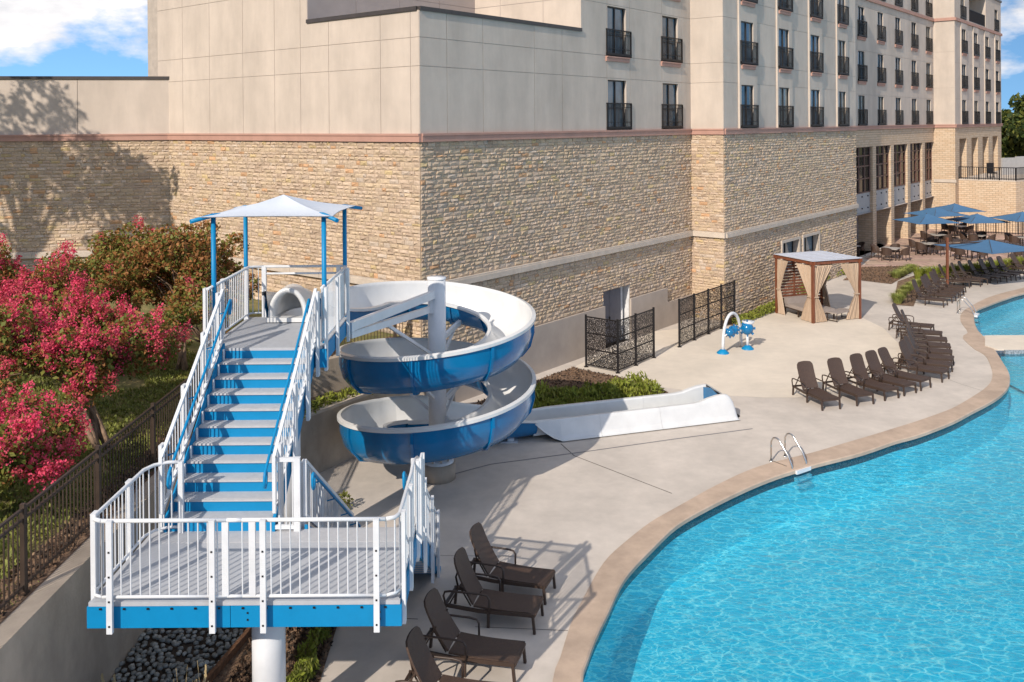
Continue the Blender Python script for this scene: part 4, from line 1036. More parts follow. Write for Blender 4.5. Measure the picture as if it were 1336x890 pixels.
m = MB(); m.box((hc.x, hc.y+.02, hc.z+.045), (.86, .22, .09)); m.build('entry_sill', MT['gel'], SLD, -SB)
# pole, pedestal, arms
m = MB(); m.tube([(0, 0, .42), (0, 0, 5.05)], .225, 30, caps=True); m.lathe([(.24, 5.02), (.24, 5.07), (0, 5.075)], n=30); m.lathe([(.40, .42), (.40, .47), (.22, .47)], n=30)
for k in range(10): t = k*.628; m.box((.33*math.cos(t), .33*math.sin(t), .50), (.05, .05, .07), mi=1)
m.build('centre_pole', [WHT, MT['steel']], SLD)
m = MB(); m.tube([(0, 0, 0), (0, 0, .42)], .44, 32); m.build('pedestal', MT['retain'], SLD)
def sarm(th, zoff=0):
    t = R(th); d = Vector((math.sin(t), math.cos(t), 0)); z = spz(th)
    m = MB(); m.bar(d*.2+Vector((0, 0, z-1.0)), d*1.45+Vector((0, 0, z-.80)), .09, .12); m.bar(d*.2+Vector((0, 0, z-1.55)), d*1.1+Vector((0, 0, z-.9)), .06, .06); m.box((d*.24+Vector((0, 0, z-1.0))), (.1, .1, .3), rz=-t)
    m.build('support_arm', WHT, SLD)
for th in (20, 110, 200, 290, 380, 470, 560, 650): sarm(th)
m = MB(); S = lambda *p: Vector(p)-SB
m.bar(S(-3.52, 19.35, 4.58), S(-2.0, 22.58, 4.66), .13, .19); m.bar(S(-3.52, 19.40, 4.40), S(-2.1, 22.6, 4.28), .11, .15); m.bar(S(-3.0, 20.6, 4.42), S(-2.05, 22.6, 3.15), .07, .07); m.bar(S(-2.05, 22.55, 4.2), S(-2.05, 22.55, 4.62), .09, .09)
m.bar(S(-3.56, 19.35, 4.45), S(-3.95, 21.5, 4.2), .10, .16)
m.build('bracing_beams', WHT, SLD)
# ground feet under the last turn
for x, y_ in ((-.15, 25.35),):
    m = MB(); q = Vector((x, y_, 0))-SB; m.box(q+Vector((0, 0, .01)), (.5, .35, .02)); m.tube([q, q+Vector((.1, .05, .5))], .05, 10); m.box(q+Vector((.05, 0, .06)), (.18, .16, .08)); m.build('foot', WHT, SLD)
# run-out channel
RO = Vector((.42, 25.80)); RNn = Vector((-RD.y, RD.x)); LEN = 6.0
prof_r = [(.66, .03), (.60, .40), (.60, .58), (.50, .58), (.47, .54), (.42, .12), (.30, .07), (-.30, .07), (-.42, .12), (-.47, .54), (-.50, .58), (-.60, .58), (-.64, .50), (-.74, .16), (-.80, .05), (-.86, .03)]
def runout(s0, s1, lift=(0, 0)):
    m = MB(); n = 8; w = len(prof_r); vs = []
    for i in range(n+1):
        s = s0+(s1-s0)*i/n; k = s/LEN
        hf = 1+.0*k; end = max(0, (s-LEN+.9)/.9)
        fl = max(0, 1-s/.7)
        for a_, z in prof_r:
            zz = z*(1+.30*(math.sin(end*math.pi/2)**1)) if z > .3 else z
            aa = a_
            if fl > 0 and a_ < -.55: aa = a_+(-.52-a_)*fl*.9; zz = z+(.5-z)*(fl**1.5)*.95
            if fl > 0 and a_ > .55: zz = z+(.5-z)*fl*.6
            q = RO+RD*s+RNn*aa; vs.append((q.x, q.y, zz))
    m.add(vs, [(i*w+k, i*w+k+1, (i+1)*w+k+1, (i+1)*w+k) for i in range(n) for k in range(w-1)], smooth=False)
    return m.build('runout_section', MT['gel'], SLD, -SB)
for a_, b_ in ((0, 1.92), (1.925, 3.83), (3.835, LEN)): runout(a_, b_)
m = MB(); n = 6; vs = []
for i in range(n+1):       # rounded end cap curving down to the ground
    t = i/n*math.pi/2
    for a_, z in prof_r[0:4]+prof_r[9:]:
        k = math.cos(t); q = RO+RD*(LEN+.38*math.sin(t))+RNn*(a_ if z < .3 else a_*(1)); vs.append((q.x, q.y, (z*1.3 if z > .3 else z)*k+.03*(1-k)))
w = len(prof_r[0:4]+prof_r[9:]); m.add(vs, [(i*w+k, i*w+k+1, (i+1)*w+k+1, (i+1)*w+k) for i in range(n) for k in range(w-1)], smooth=True)
m.build('end_cap', MT['gel'], SLD, -SB)
m = MB(); q0, q1 = RO+RD*(LEN-.12)+RNn*.45, RO+RD*(LEN-.12)-RNn*.45
m.add([(q0.x, q0.y, .07), (q1.x, q1.y, .07), (q1.x, q1.y, .70), ((q0.x+q1.x)/2, (q0.y+q1.y)/2, .80), (q0.x, q0.y, .70)], [(0, 1, 2, 3, 4)]); m.build('end_stop', MT['blueflume'], SLD, -SB)
m = MB(); q = RO+RD*(LEN+.3); m.box((q.x, q.y, .03), (.5, 1.1, .05), rz=math.atan2(RD.y, RD.x)); m.build('rubber_pad', MT['iron'], SLD, -SB)
m = MB(); q = RO+RD*(LEN/2-.1); q = Vector((q.x, q.y, 0)); m.box(q+Vector((0, 0, .085)), (LEN-.5, .56, .012), rz=math.atan2(RD.y, RD.x)); m.build('water_film', mat('shallow_water', (.45, .50, .50), .08, var=.2, scale=6), SLD, -SB)

# ------------------------------------------------------------------ black picket fence on the retaining wall
FB = Vector((-6.9, 15, ZR)); FEN = empty('picket_fence', 'black metal picket fence on top of the retaining wall', 'fence', FB)
fp = [Vector((-6.93, 8.)), Vector((-6.93, 24.05)), Vector((-3.35, 27.6))]
pick = None; cnt = 0
for a, b in zip(fp, fp[1:]):
    Ls = (b-a).length; d = (b-a)/Ls
    m = MB()
    for z in (.12, 1.06, 1.20): m.bar((a.x, a.y, z), (b.x, b.y, z), .04, .035)
    m.build('rail', MT['fencebrown'], FEN, (-FB.x, -FB.y, 0))
    n = int(Ls/.115)
    rest_ = MB()
    for k in range(n):
        q = a+d*(k+.5)*Ls/n
        if pick is None:
            pm_ = MB(); pm_.box((0, 0, .62), (.018, .018, 1.18)); pick = pm_.build('picket', MT['fencebrown'], FEN, (q.x-FB.x, q.y-FB.y, 0))
        else: inst(pick, FEN, (q.x-FB.x, q.y-FB.y, 0))
    for k in range(int(Ls/2.3)+1):
        q = a+d*min(k*2.3+.1, Ls); pm_ = MB(); pm_.box((0, 0, .62), (.065, .065, 1.3)); pm_.box((0, 0, .01), (.12, .12, .02)); pm_.build('post', MT['fencebrown'], FEN, (q.x-FB.x, q.y-FB.y, 0))
# ------------------------------------------------------------------ loungers
def make_lounger():
    root = empty('sun_lounger', 'brown wicker sun lounger', 'sun lounger')
    FRM, WK = MT['frame'], MT['wicker']
    for s in (-1, 1):
        m = MB(); y_ = s*.31
        m.bar((-.76, y_, .30), (-.1, y_, .27), .035, .06); m.bar((-.1, y_, .27), (.92, y_, .32), .035, .06); m.build('side_rail', FRM, root)
        for x in (.89, .08, -.72):
            m = MB(); sx = .03 if x > .5 else (-.03 if x < 0 else 0)
            m.bar((x, y_, .31), (x+sx, y_, 0), .045, .045); m.build('leg', FRM, root)
        m = MB(); y2 = s*.345
        m.tube([(.11, y2, .28), (.11, y2, .52), (.07, y2, .575), (-.05, y2, .59), (-.62, y2, .575), (-.72, y2, .55), (-.745, y2, .48), (-.70, y2, .29)], .02, 6); m.build('arm', FRM, root)
        m = MB(); m.bar((-.42, s*.27, .72), (-.66, s*.29, .30), .025, .025); m.bar((-.50, s*.2, .62), (-.28, s*.2, .28), .02, .02); m.build('back_strut', FRM, root)
    m = MB(); m.bar((.90, -.3, .31), (.90, .3, .31), .05, .06); m.bar((-.73, -.3, .30), (-.73, .3, .30), .04, .05); m.bar((.08, -.3, .27), (.08, .3, .27), .03, .03); m.build('cross_rail', FRM, root)
    m = MB(); n = 8; vs = []
    for i in range(n+1):
        x = -.20+1.14*i/n; z = .355+.02*math.sin(i/n*math.pi)*-1+.012*(i/n); zz = z-(.03 if i == n else 0)
        for j in range(5): y_ = -.30+.6*j/4; vs.append((x, y_, zz-.014*math.cos((j-2)/2*math.pi/2)))
    m.add(vs, [(i*5+j, (i+1)*5+j, (i+1)*5+j+1, i*5+j+1) for i in range(n) for j in range(4)], smooth=True)
    b0 = [(v[0], v[1], v[2]-.035) for v in vs]
    m.add(b0, [(i*5+j+1, (i+1)*5+j+1, (i+1)*5+j, i*5+j) for i in range(n) for j in range(4)], smooth=True)
    N0 = len(vs)
    rim = [(i*5, (i+1)*5) for i in range(n)]+[((i+1)*5+4, i*5+4) for i in range(n)]+[(j+1, j) for j in range(4)]+[(n*5+j, n*5+j+1) for j in range(4)]
    m.add(vs+b0, [(b_, a_, a_+N0, b_+N0) for a_, b_ in rim])
    m.build('seat', WK, root)
    m = MB(); vs = []; n = 10; A = R(63)
    for i in range(n+1):
        t = i/n; l = .86*t; w_ = .285*(1 if t < .82 else math.sqrt(max(0, 1-((t-.82)/.18)**2*.45))); bow = .03*math.sin(t*math.pi)
        x = -.20-l*math.cos(A)-bow*math.sin(A); z = .36+l*math.sin(A)-bow*math.cos(A)
        for j in range(5):
            k = (j-2)/2; vs.append((x+(-.02+.02*k*k)*1.0, k*w_, z+(.0 if t < .95 else -.02*k*k)))
    m.add(vs, [(i*5+j, i*5+j+1, (i+1)*5+j+1, (i+1)*5+j) for i in range(n) for j in range(4)], smooth=True)
    b0 = [(v[0]-.035*math.sin(A), v[1], v[2]-.035*math.cos(A)) for v in vs]
    m.add(b0, [(i*5+j, (i+1)*5+j, (i+1)*5+j+1, i*5+j+1) for i in range(n) for j in range(4)], smooth=True)
    m.add(vs+b0, [(a_, b_, b_+N0_, a_+N0_) for N0_ in (len(vs),) for a_, b_ in [(i*5, (i+1)*5) for i in range(n)]+[((i+1)*5+4, i*5+4) for i in range(n)]+[(j+1, j) for j in range(4)][::-1]+[(n*5+j, n*5+j+1) for j in range(4)]])
    m.build('backrest', WK, root)
    return root
LG = make_lounger(); _first = [True]
def lounger(foot, ang, label, group):
    """foot: ground point between the two foot legs; ang: heading of the foot end, degrees clockwise from +X"""
    o = LG if _first[0] else copy_tree(LG); _first[0] = False
    a_ = -R(ang); o.location = (foot[0]-.9*math.cos(a_), foot[1]-.9*math.sin(a_), 0); o.rotation_euler = (0, 0, a_); tag(o, label, 'sun lounger', group)
    jr = random.Random(label); dl = R(jr.uniform(-5, 4)); hx, hz = -.20, .36
    for ch in o.children:
        if ch.name.startswith('backrest'): ch.rotation_euler = (0, dl, 0); ch.location = (hx-(hx*math.cos(dl)+hz*math.sin(dl)), 0, hz-(-hx*math.sin(dl)+hz*math.cos(dl)))
    o.rotation_euler.z += R(jr.uniform(-2, 2))
g1 = 'loungers in the shade below the slide landing'
for (x, y_), an, lb in (((.64, 17.02), 18, 'brown lounger striped by railing shadow, farthest of the four beside the slide landing'), ((.385, 16.02), 16, 'brown lounger wholly in shade, second farthest of the four beside the slide landing'), ((.05, 14.62), 15, 'brown lounger with sunlit front legs, third farthest of the four beside the slide landing'), ((-.15, 13.45), 15, 'brown lounger nearest the camera beside the slide landing, cut by the photo edge')):
    lounger((x, y_), an, lb, g1)
g2 = 'loungers in an arc between the splash pad and the pool'
ordn = ['first', 'second', 'third', 'fourth', 'fifth', 'sixth', 'seventh', 'eighth', 'ninth', 'tenth', 'eleventh', 'twelfth', 'last']
arc = [(9.8, 27.9, 76), (11.05, 28.35, 70), (12.1, 28.9, 62), (12.9, 29.4, 58), (13.65, 29.95, 54), (14.8, 30.95, 44), (15.35, 31.75, 38), (15.85, 32.6, 32), (16.25, 33.5, 27), (16.65, 34.45, 24), (17.0, 35.45, 24), (17.3, 36.5, 28), (17.55, 37.8, 34)]
for i, (x, y_, an) in enumerate(arc):
    lb = f'sunlit brown lounger, {ordn[i]} of the arc of thirteen counting from its near left end' if i < 12 else 'sunlit brown lounger at the far end of the arc of thirteen, nearest the cabana'
    if i == 0: lb = 'sunlit brown lounger at the near left end of the arc of thirteen'
    lounger((x, y_), an, lb, g2)
g3 = 'loungers lined up before the grasses by the far pool'
H3 = [(19.6, 44.3, 40), (20.5, 45.3, 40), (21.0, 46.0, 40), (21.6, 46.7, 40), (22.1, 47.5, 38), (23.2, 49.1, 34), (24.0, 49.5, 36), (24.8, 50.2, 40), (25.6, 50.6, 44), (26.4, 51.0, 48), (27.2, 51.5, 50), (28.0, 52.0, 52), (29.4, 53.1, 52), (30.2, 53.4, 52)]
o3n = ['first', 'second', 'third', 'fourth', 'fifth', 'sixth', 'seventh', 'eighth', 'ninth', 'tenth', 'eleventh', 'twelfth', 'thirteenth', 'fourteenth']
for i, (x, y_, an) in enumerate(H3):
    a_ = -R(an); f_ = (x+1.5*math.cos(a_), y_+1.5*math.sin(a_))
    sh = 'shaded by the wooden mast umbrella' if 6 <= i <= 8 else ('in front of the wooden umbrella mast' if i < 5 else 'with a sunlit back')
    lounger(f_, an, f'brown lounger {sh}, {o3n[i]} from left by the far pool', g3)

# ------------------------------------------------------------------ perforated screens round the service door
def screen_mesh(w, h, seed):
    r = random.Random(seed); m = MB(); nx, nz = int(w/.05), int(h/.05); P = {}
    for i in range(nx+1):
        for j in range(nz+1):
            P[i, j] = (w*i/nx+(r.uniform(-.02, .02) if 0 < i < nx else 0), h*j/nz+(r.uniform(-.02, .02) if 0 < j < nz else 0))
    def st(a, b, t=.017):
        dx, dz = b[0]-a[0], b[1]-a[1]; l = math.hypot(dx, dz); ox, oz = -dz/l*t/2, dx/l*t/2
        m.add([(a[0]-ox, 0, a[1]-oz), (b[0]-ox, 0, b[1]-oz), (b[0]+ox, 0, b[1]+oz), (a[0]+ox, 0, a[1]+oz)], [(0, 1, 2, 3)])
    for i in range(nx+1):
        for j in range(nz+1):
            if i < nx and r.random() < .82: st(P[i, j], P[i+1, j])
            if j < nz and r.random() < .82: st(P[i, j], P[i, j+1])
            if i < nx and j < nz:
                q = r.random()
                if q < .35: st(P[i, j], P[i+1, j+1])
                elif q < .7: st(P[i+1, j], P[i, j+1])
    return m
def screen(pts, label):
    B0 = Vector((pts[0][0], pts[0][1], 0)); root = empty('privacy_screen', label, 'privacy screen', B0)
    for k, p in enumerate(pts):
        m = MB(); m.box((0, 0, .96), (.075, .075, 1.92)); m.box((0, 0, .01), (.15, .15, .02)); m.build('post', MT['iron'], root, (p[0]-B0.x, p[1]-B0.y, 0))
    for k, (a, b) in enumerate(zip(pts, pts[1:])):
        d = Vector((b[0]-a[0], b[1]-a[1])); l = d.length; an = math.atan2(d.y, d.x)
        for j in range(3):
            q = screen_mesh(l-.08, .54, k*3+j); u = d.normalized()*.04
            q.build('perforated_panel', MT['iron'], root, (a[0]+u.x-B0.x, a[1]+u.y-B0.y, .12+j*.585), an)
        m = MB()
        for j in range(4): z = .10+j*.585; m.bar((a[0]-B0.x, a[1]-B0.y, z), (b[0]-B0.x, b[1]-B0.y, z), .03, .035)
        m.build('rail', MT['iron'], root)
    return root
screen([(2.65, 33.03), (3.71, 32.17), (4.49, 33.17), (5.32, 34.24)], 'black perforated metal screen with a corner, in front of the service door')
screen([(6.59, 35.85), (7.41, 36.97), (8.22, 38.03), (8.99, 39.0), (9.82, 40.05)], 'straight black perforated metal screen beside the sunlit stone pier')

# ------------------------------------------------------------------ splash arch with balls
AB = Vector((8.08, 34.84, 0)); ARC = empty('splash_arch', 'white hoop water feature with blue balls on the splash pad', 'water feature', AB)
A0, A1 = Vector((0, 0, 0)), Vector((.96, 1.0, 0)); pts = []
for k in range(21):
    t = math.pi*k/20; c_ = A0.lerp(A1, .5-.5*math.cos(t)); hz = 1.42*math.sin(t)**.75; pts.append(c_+Vector((0, 0, hz+.02)))
m = MB(); m.tube(pts, .06, 12); m.build('hoop', MT['white'], ARC)
for q in (A0, Vector((1.12, .62, 0))):
    m = MB(); m.lathe([(.24, 0), (.23, .04), (.12, .13), (.07, .16), (0, .16)], q, 16); m.build('base', MT['blue'], ARC)
def spiky(c_, r, name='ball'):
    m = MB(); n = 12
    m.lathe([(r*math.sin(math.pi*k/8), -r*math.cos(math.pi*k/8)) for k in range(9)], c_, n)
    for k in range(8): t = k*math.pi/4; d = Vector((math.cos(t), 0.3*math.sin(2*t), math.sin(t))).normalized(); m.bar(c_+d*r*.9, c_+d*r*1.28, .05, .09)
    m.build(name, MT['blueflume'], ARC)
spiky(Vector((.30, .10, .78)), .17); spiky(Vector((.52, .35, .82)), .17); spiky(Vector((1.10, .60, .82)), .25, 'turbine')
m = MB(); m.tube([(.05, -.02, .66), (.3, .1, .78), (.52, .35, .82), (.8, .75, .85)], .025, 8); m.tube([(1.12, .62, .1), (1.10, .61, .62)], .055, 10); m.build('pipe', MT['white'], ARC)
m = MB(); m.add([(1.22, .55, .95), (1.42, .60, .84), (1.18, .52, .72)], [(0, 1, 2)]); m.lathe([(.18, .98), (.26, 1.10), (.20, 1.10)], (1.16, .66, 0), 10); m.build('scoop', MT['white'], ARC)

# ------------------------------------------------------------------ cabana
KF, KR, KL = Vector((13.26, 39.91)), Vector((15.65, 40.77)), Vector((12.3, 42.1)); KB = KR+KL-KF
KO = Vector((KF.x, KF.y, 0)); CAB = empty('cabana', 'wooden cabana with pale roof, tied tan curtains and a daybed', 'cabana', KO)
def kb(m, nm, mt): return m.build(nm, mt, CAB, -KO)
HT = 2.62
for q in (KF, KR, KL, KB):
    m = MB(); m.box((q.x, q.y, HT/2), (.11, .11, HT), rz=.35); kb(m, 'post', MT['wood'])
ring = [KF, KR, KB, KL]
for a, b in zip(ring, ring[1:]+ring[:1]):
    d = (b-a).normalized()*.16; m = MB(); m.bar((a.x-d.x, a.y-d.y, HT+.04), (b.x+d.x, b.y+d.y, HT+.04), .05, .15); kb(m, 'beam', MT['wood'])
ctr = (KF+KB)/2
m = MB(); ov = [ctr+(q-ctr)*1.07 for q in ring]; m.prism([tuple(q) for q in ov], HT+.125, HT+.15)
for k in range(1, 7): a = ov[0].lerp(ov[3], k/7); b = ov[1].lerp(ov[2], k/7); m.bar((a.x, a.y, HT+.155), (b.x, b.y, HT+.155), .02, .02)
kb(m, 'roof_panel', mat('pale_blue_grey_roof', (.52, .54, .60), .5, var=.05))
# slat wall between left and rear posts
a, b = KL, KB
for k in range(15):
    z = .5+k*.138; m = MB(); m.bar((a.x, a.y, z), (b.x, b.y, z), .02, .085); kb(m, 'slat', MT['wood'])
m = MB(); q = a.lerp(b, .38); m.box((q.x, q.y-.03, 1.4), (.05, .05, 2.3), rz=.35); kb(m, 'post', MT['wood'])
def curtain(p, d, w, pinch=.42, tie=1.15, side=1, zt=HT-.12):
    """pleated curtain hung from p along d, gathered at the tie towards p"""
    d = d.normalized(); nrm = Vector((-d.y, d.x)); m = MB(); nz, nu = 26, 44; vs = []
    for i in range(nz+1):
        z = zt*(1-i/nz)+.03
        e = abs(z-tie)/ (zt-tie if z > tie else tie); wz = w*(pinch*.45+(1-pinch*.45)*min(1, e)**1.1) if z > tie else w*(pinch*.45+(.72-pinch*.45)*min(1, e)**.8)
        for j in range(nu+1):
            t = j/nu; s = t*wz; dep = .045*math.sin(t*math.pi*2*9+.6*math.sin(z*2))*(.5+.5*wz/w)+.02*math.sin(t*17+z*3)
            q = p+d*s+nrm*dep; vs.append((q.x, q.y, z))
    m.add(vs, [(i*(nu+1)+j, i*(nu+1)+j+1, (i+1)*(nu+1)+j+1, (i+1)*(nu+1)+j) for i in range(nz) for j in range(nu)], smooth=True)
    o = kb(m, 'curtain', MT['curtain'])
    wz = w*pinch*.45; q = p+d*wz/2; mm_ = MB(); mm_.box((q.x, q.y, tie), (wz+.05, .14, .05), rz=math.atan2(d.y, d.x)); mm_.build('tie', MT['curtain'], o)
    return o
curtain(KL+(KF-KL).normalized()*.06, KF-KL, .75); curtain(KF+(KL-KF).normalized()*.08, KL-KF, 1.05); curtain(KF+(KR-KF).normalized()*.06, KR-KF, .95); curtain(KR+(KF-KR).normalized()*.07, KF-KR, .95); curtain(KR+(KB-KR).normalized()*.08, KB-KR, .6); curtain(KB+(KR-KB).normalized()*.08, KR-KB, .8)
# daybed
ex_, ey_ = (KR-KF).normalized(), (KL-KF).normalized(); c_ = KF+ex_*.85+ey_*1.25; an = math.atan2(ex_.y, ex_.x)
DB = empty('daybed', 'low daybed with pale quilted mattress inside the cabana', 'daybed', (c_.x, c_.y, 0), an)
m = MB(); m.box((0, 0, .42), (1.25, 2.0, .16)); m.build('mattress', MT['cushion'], DB)
m = MB(); m.box((-.1, .85, .62), (1.1, .25, .3)); m.build('pillow', MT['cushion'], DB)
m = MB(); m.box((0, 0, .32), (1.3, 2.05, .05)); m.build('frame', MT['frame'], DB)
for x in (-.6, .6):
    for y_ in (-.95, 0, .95): m = MB(); m.box((x, y_, .15), (.05, .05, .3)); m.build('leg', MT['frame'], DB)
c_ = KF+ex_*1.55+ey_*.15; OT = empty('bench', 'small low slatted bench standing before the cabana daybed', 'bench', (c_.x, c_.y, 0), an+.3)
m = MB(); m.box((0, 0, .40), (1.25, .55, .05)); m.build('seat', MT['cushion'], OT)
for x in (-.55, .55): m = MB(); m.bar((x, -.24, .38), (x, -.24, 0), .03); m.bar((x, .24, .38), (x, .24, 0), .03); m.bar((x, -.24, .05), (x, .24, .05), .03); m.build('leg', MT['frame'], OT)

# ------------------------------------------------------------------ pool ladders
def ladder(p0, p1, d, label, steps=True):
    o = empty('pool_ladder', label, 'pool ladder', (p0[0], p0[1], 0)); d = Vector(d).normalized(); q0 = Vector((p0[0], p0[1], 0))
    for p in (p0, p1):
        b_ = Vector((p[0], p[1], 0))-q0; up = Vector((0, 0, 1)); dd = Vector((d.x, d.y, 0)); pts = [b_+up*.02, b_+up*.40]
        for k in range(1, 9): t = math.pi*k/9*.82; pts.append(b_+dd*(.17-.17*math.cos(t))+up*(.46+.20*math.sin(t)))
        pts += [b_+dd*.55+up*.30, b_+dd*.66+up*.08, b_+dd*.68-up*.1, b_+dd*.68-up*.95]
        m = MB(); m.tube(pts, .023, 10); m.build('handrail', MT['steel'], o)
        m = MB(); m.lathe([(.05, .0), (.05, .025), (.025, .03)], b_, 12); m.build('flange', MT['steel'], o)
    for k in range(3):
        z = -.05-.19*k; a_ = Vector((p0[0], p0[1], z))-q0+Vector((d.x, d.y, 0))*(.70+.02*k); b_ = Vector((p1[0], p1[1], z))-q0+Vector((d.x, d.y, 0))*(.70+.02*k)
        m = MB(); m.bar(a_, b_, .26, .09); m.build('step', MT['white'], o)
    m = MB(); m.bar(Vector((p0[0], p0[1], .02))-q0+Vector((d.x, d.y, 0))*.05, Vector((p0[0], p0[1], .02))-q0+Vector((d.x, d.y, 0))*.5, .03, .02); m.build('base_bar', MT['steel'], o)
ladder((6.74, 23.69), (7.20, 24.0), (.57, -.82), 'stainless pool ladder with white steps at the main pool edge')
ladder((20.55, 41.75), (20.9, 42.25), (.83, -.55), 'stainless ladder rails at the tip of the far pool')

# ------------------------------------------------------------------ umbrellas
def canopy_mesh(half, rise, n=8, rz=0.):
    m = MB(); cs = [(half, half), (-half, half), (-half, -half), (half, -half)]
    for k in range(4):
        p, q = cs[k], cs[(k+1) % 4]; vs = []
        for i in range(n+1):
            t = i/n; ex = p[0]+(q[0]-p[0])*t; ey = p[1]+(q[1]-p[1])*t; f_ = 1-.045*math.sin(math.pi*t); ex *= f_; ey *= f_
            for j in range(n+1):
                s = j/n; vs.append((ex*(1-s), ey*(1-s), rise*s-.05*math.sin(math.pi*s)))
        m.add(vs, [(i*(n+1)+j, (i+1)*(n+1)+j, (i+1)*(n+1)+j+1, i*(n+1)+j+1) for i in range(n) for j in range(n)])
    b0 = [(v[0], v[1], v[2]-.012) for v in m.v]; m.add(b0, [f[::-1] for f in list(m.f)])
    return m
def umbrella(x, y_, zt, label, half=1.55, rise=.52, rz=.3):
    o = empty('patio_umbrella', label, 'umbrella', (x, y_, 0), rz, 'blue umbrellas over the patio tables')
    canopy_mesh(half, rise).build('canopy', MT['fabric_b'], o, (0, 0, zt-rise))
    m = MB(); m.tube([(0, 0, 0), (0, 0, zt+.04)], .026, 8); m.build('pole', MT['frame'], o)
    for k in range(4):
        m = MB(); t = math.pi/4+k*math.pi/2; m.bar((0, 0, zt-.06), (half*1.38*math.cos(t), half*1.38*math.sin(t), zt-rise-.02), .02, .03); m.build('rib', MT['frame'], o)
    m = MB(); m.lathe([(.28, 0), (.28, .06), (.05, .1)], n=14); m.build('base', MT['frame'], o)
    return o
# ------------------------------------------------------------------ patio tables and chairs
def make_chair():
    o = empty('patio_chair', 'dark wicker patio chair', 'chair'); m = MB(); m.box((0, 0, .43), (.52, .5, .07)); m.build('seat', MT['wicker'], o)
    m = MB(); vs = []; n = 8
    for i in range(n+1):
        t = R(-20+220*i/n); r_ = .30
        top = .62+.30*max(0, math.sin(R(180*i/n)))**.7
        vs += [(r_*math.cos(t), .02+r_*.95*math.sin(t), .40), (r_*1.12*math.cos(t), .02+r_*1.15*math.sin(t), top)]
    m.add(vs, [(2*i, 2*i+2, 2*i+3, 2*i+1) for i in range(n)]); m.build('backrest', MT['wicker'], o)
    m = MB()
    for a in (-.22, .22):
        for b in (-.2, .22): m.bar((a, b, .42), (a*1.15, b*1.15, 0), .035)
    m.build('legs', MT['frame'], o); return o
def make_table():
    o = empty('patio_table', 'table', 'table'); m = MB(); m.box((0, 0, .735), (1.05, 1.05, .035)); m.build('tabletop', MT['tabletop'], o)
    m = MB(); m.box((0, 0, .70), (.9, .9, .04))
    for a in (-.42, .42):
        for b in (-.42, .42): m.bar((a, b, .7), (a, b, 0), .05)
    m.build('base', MT['frame'], o); return o
CH, TBL = make_chair(), make_table(); used = {'c': False, 't': False}
def setting(x, y_, rz, where, n=4, skip=()):
    o = TBL if not used['t'] else copy_tree(TBL); used['t'] = True
    o.location = (x, y_, 0); o.rotation_euler = (0, 0, rz); tag(o, f'pale topped square patio table {where}', 'table', 'patio dining tables')
    side = ['near', 'right hand', 'far', 'left hand']
    for k in range(4):
        if k in skip: continue
        t = rz-math.pi/2+k*math.pi/2; jx = random.uniform(.0, .14); c = CH if not used['c'] else copy_tree(CH); used['c'] = True
        c.location = (x+(.80+jx)*math.cos(t), y_+(.80+jx)*math.sin(t), 0); c.rotation_euler = (0, 0, t-math.pi/2+random.uniform(-.3, .3))
        tag(c, f'wicker chair {side[k]} side of the table {where}', 'chair', 'wicker chairs at the patio tables')
setting(24.35, 58.2, .9, 'against the near stone arches')
setting(27.75, 60.5, .7, 'under the leftmost blue umbrella')
setting(29.35, 58.0, .5, 'just left of the wooden umbrella mast')
setting(30.5, 65.0, .6, 'under the second umbrella from the left')
setting(34.6, 70.2, .7, 'below the rearmost umbrella')
setting(33.2, 64.5, .8, 'under the umbrella right of centre')
setting(32.8, 57.6, .5, 'behind the wide low umbrella')
setting(35.75, 63.3, .5, 'under the rightmost umbrella')
setting(22.2, 59.6, .4, 'in the shade of the stone wall', skip=(0,))
umbrella(27.75, 60.5, 2.72, 'blue square umbrella leftmost on the patio, near the stone arches', rz=.15)
umbrella(30.5, 65.0, 2.72, 'blue square umbrella overlapped by the leftmost patio umbrella', rz=.3)
umbrella(33.2, 64.5, 2.28, 'blue square umbrella just right of the patio centre, low in front', rz=.1)
umbrella(33.6, 68.6, 2.65, 'blue square umbrella rearmost on the patio before the terrace wall', rz=.2)
umbrella(35.75, 63.3, 2.52, 'blue square umbrella at the right edge of the patio', rz=.1)
CU = empty('cantilever_umbrella', 'wide low blue umbrella on a red wooden mast over the loungers', 'umbrella', (23.3, 48.4, 0))
m = MB(); m.box((0, 0, 1.33), (.11, .11, 2.66)); m.build('mast', MT['wood'], CU)
m = MB(); m.bar((0, 0, 2.30), (2.35, .2, 2.40), .05, .06); m.build('arm', MT['frame'], CU)
canopy_mesh(1.95, .42).build('canopy', MT['fabric_b'], CU, (2.35, .2, 2.10), .35)
m = MB()
for k in range(4): t = math.pi/4+k*math.pi/2+.35; m.bar((2.35, .2, 2.5), (2.35+2.68*math.cos(t), .2+2.68*math.sin(t), 2.17), .025, .03)
m.tube([(2.35, .2, 2.75), (2.35, .2, 2.3)], .03, 8); m.build('ribs', MT['frame'], CU)
# rail of the ramp behind the patio
RF = empty('ramp_railing', 'dark metal railing along the ramp behind the patio umbrellas', 'railing', (37, 70, 0))
m = MB(); pr = [(35, 71.2), (37.8, 70.6), (40.5, 69.2), (44, 67.5)]
for a, b in zip(pr, pr[1:]):
    for z in (.15, 1.1): m.bar((a[0]-37, a[1]-70, z), (b[0]-37, b[1]-70, z), .05)
    for k in range(16): q = Vector(a).lerp(Vector(b), k/16); m.bar((q.x-37, q.y-70, .1), (q.x-37, q.y-70, 1.1), .025 if k % 4 else .06)
m.build('bars', MT['iron'], RF)
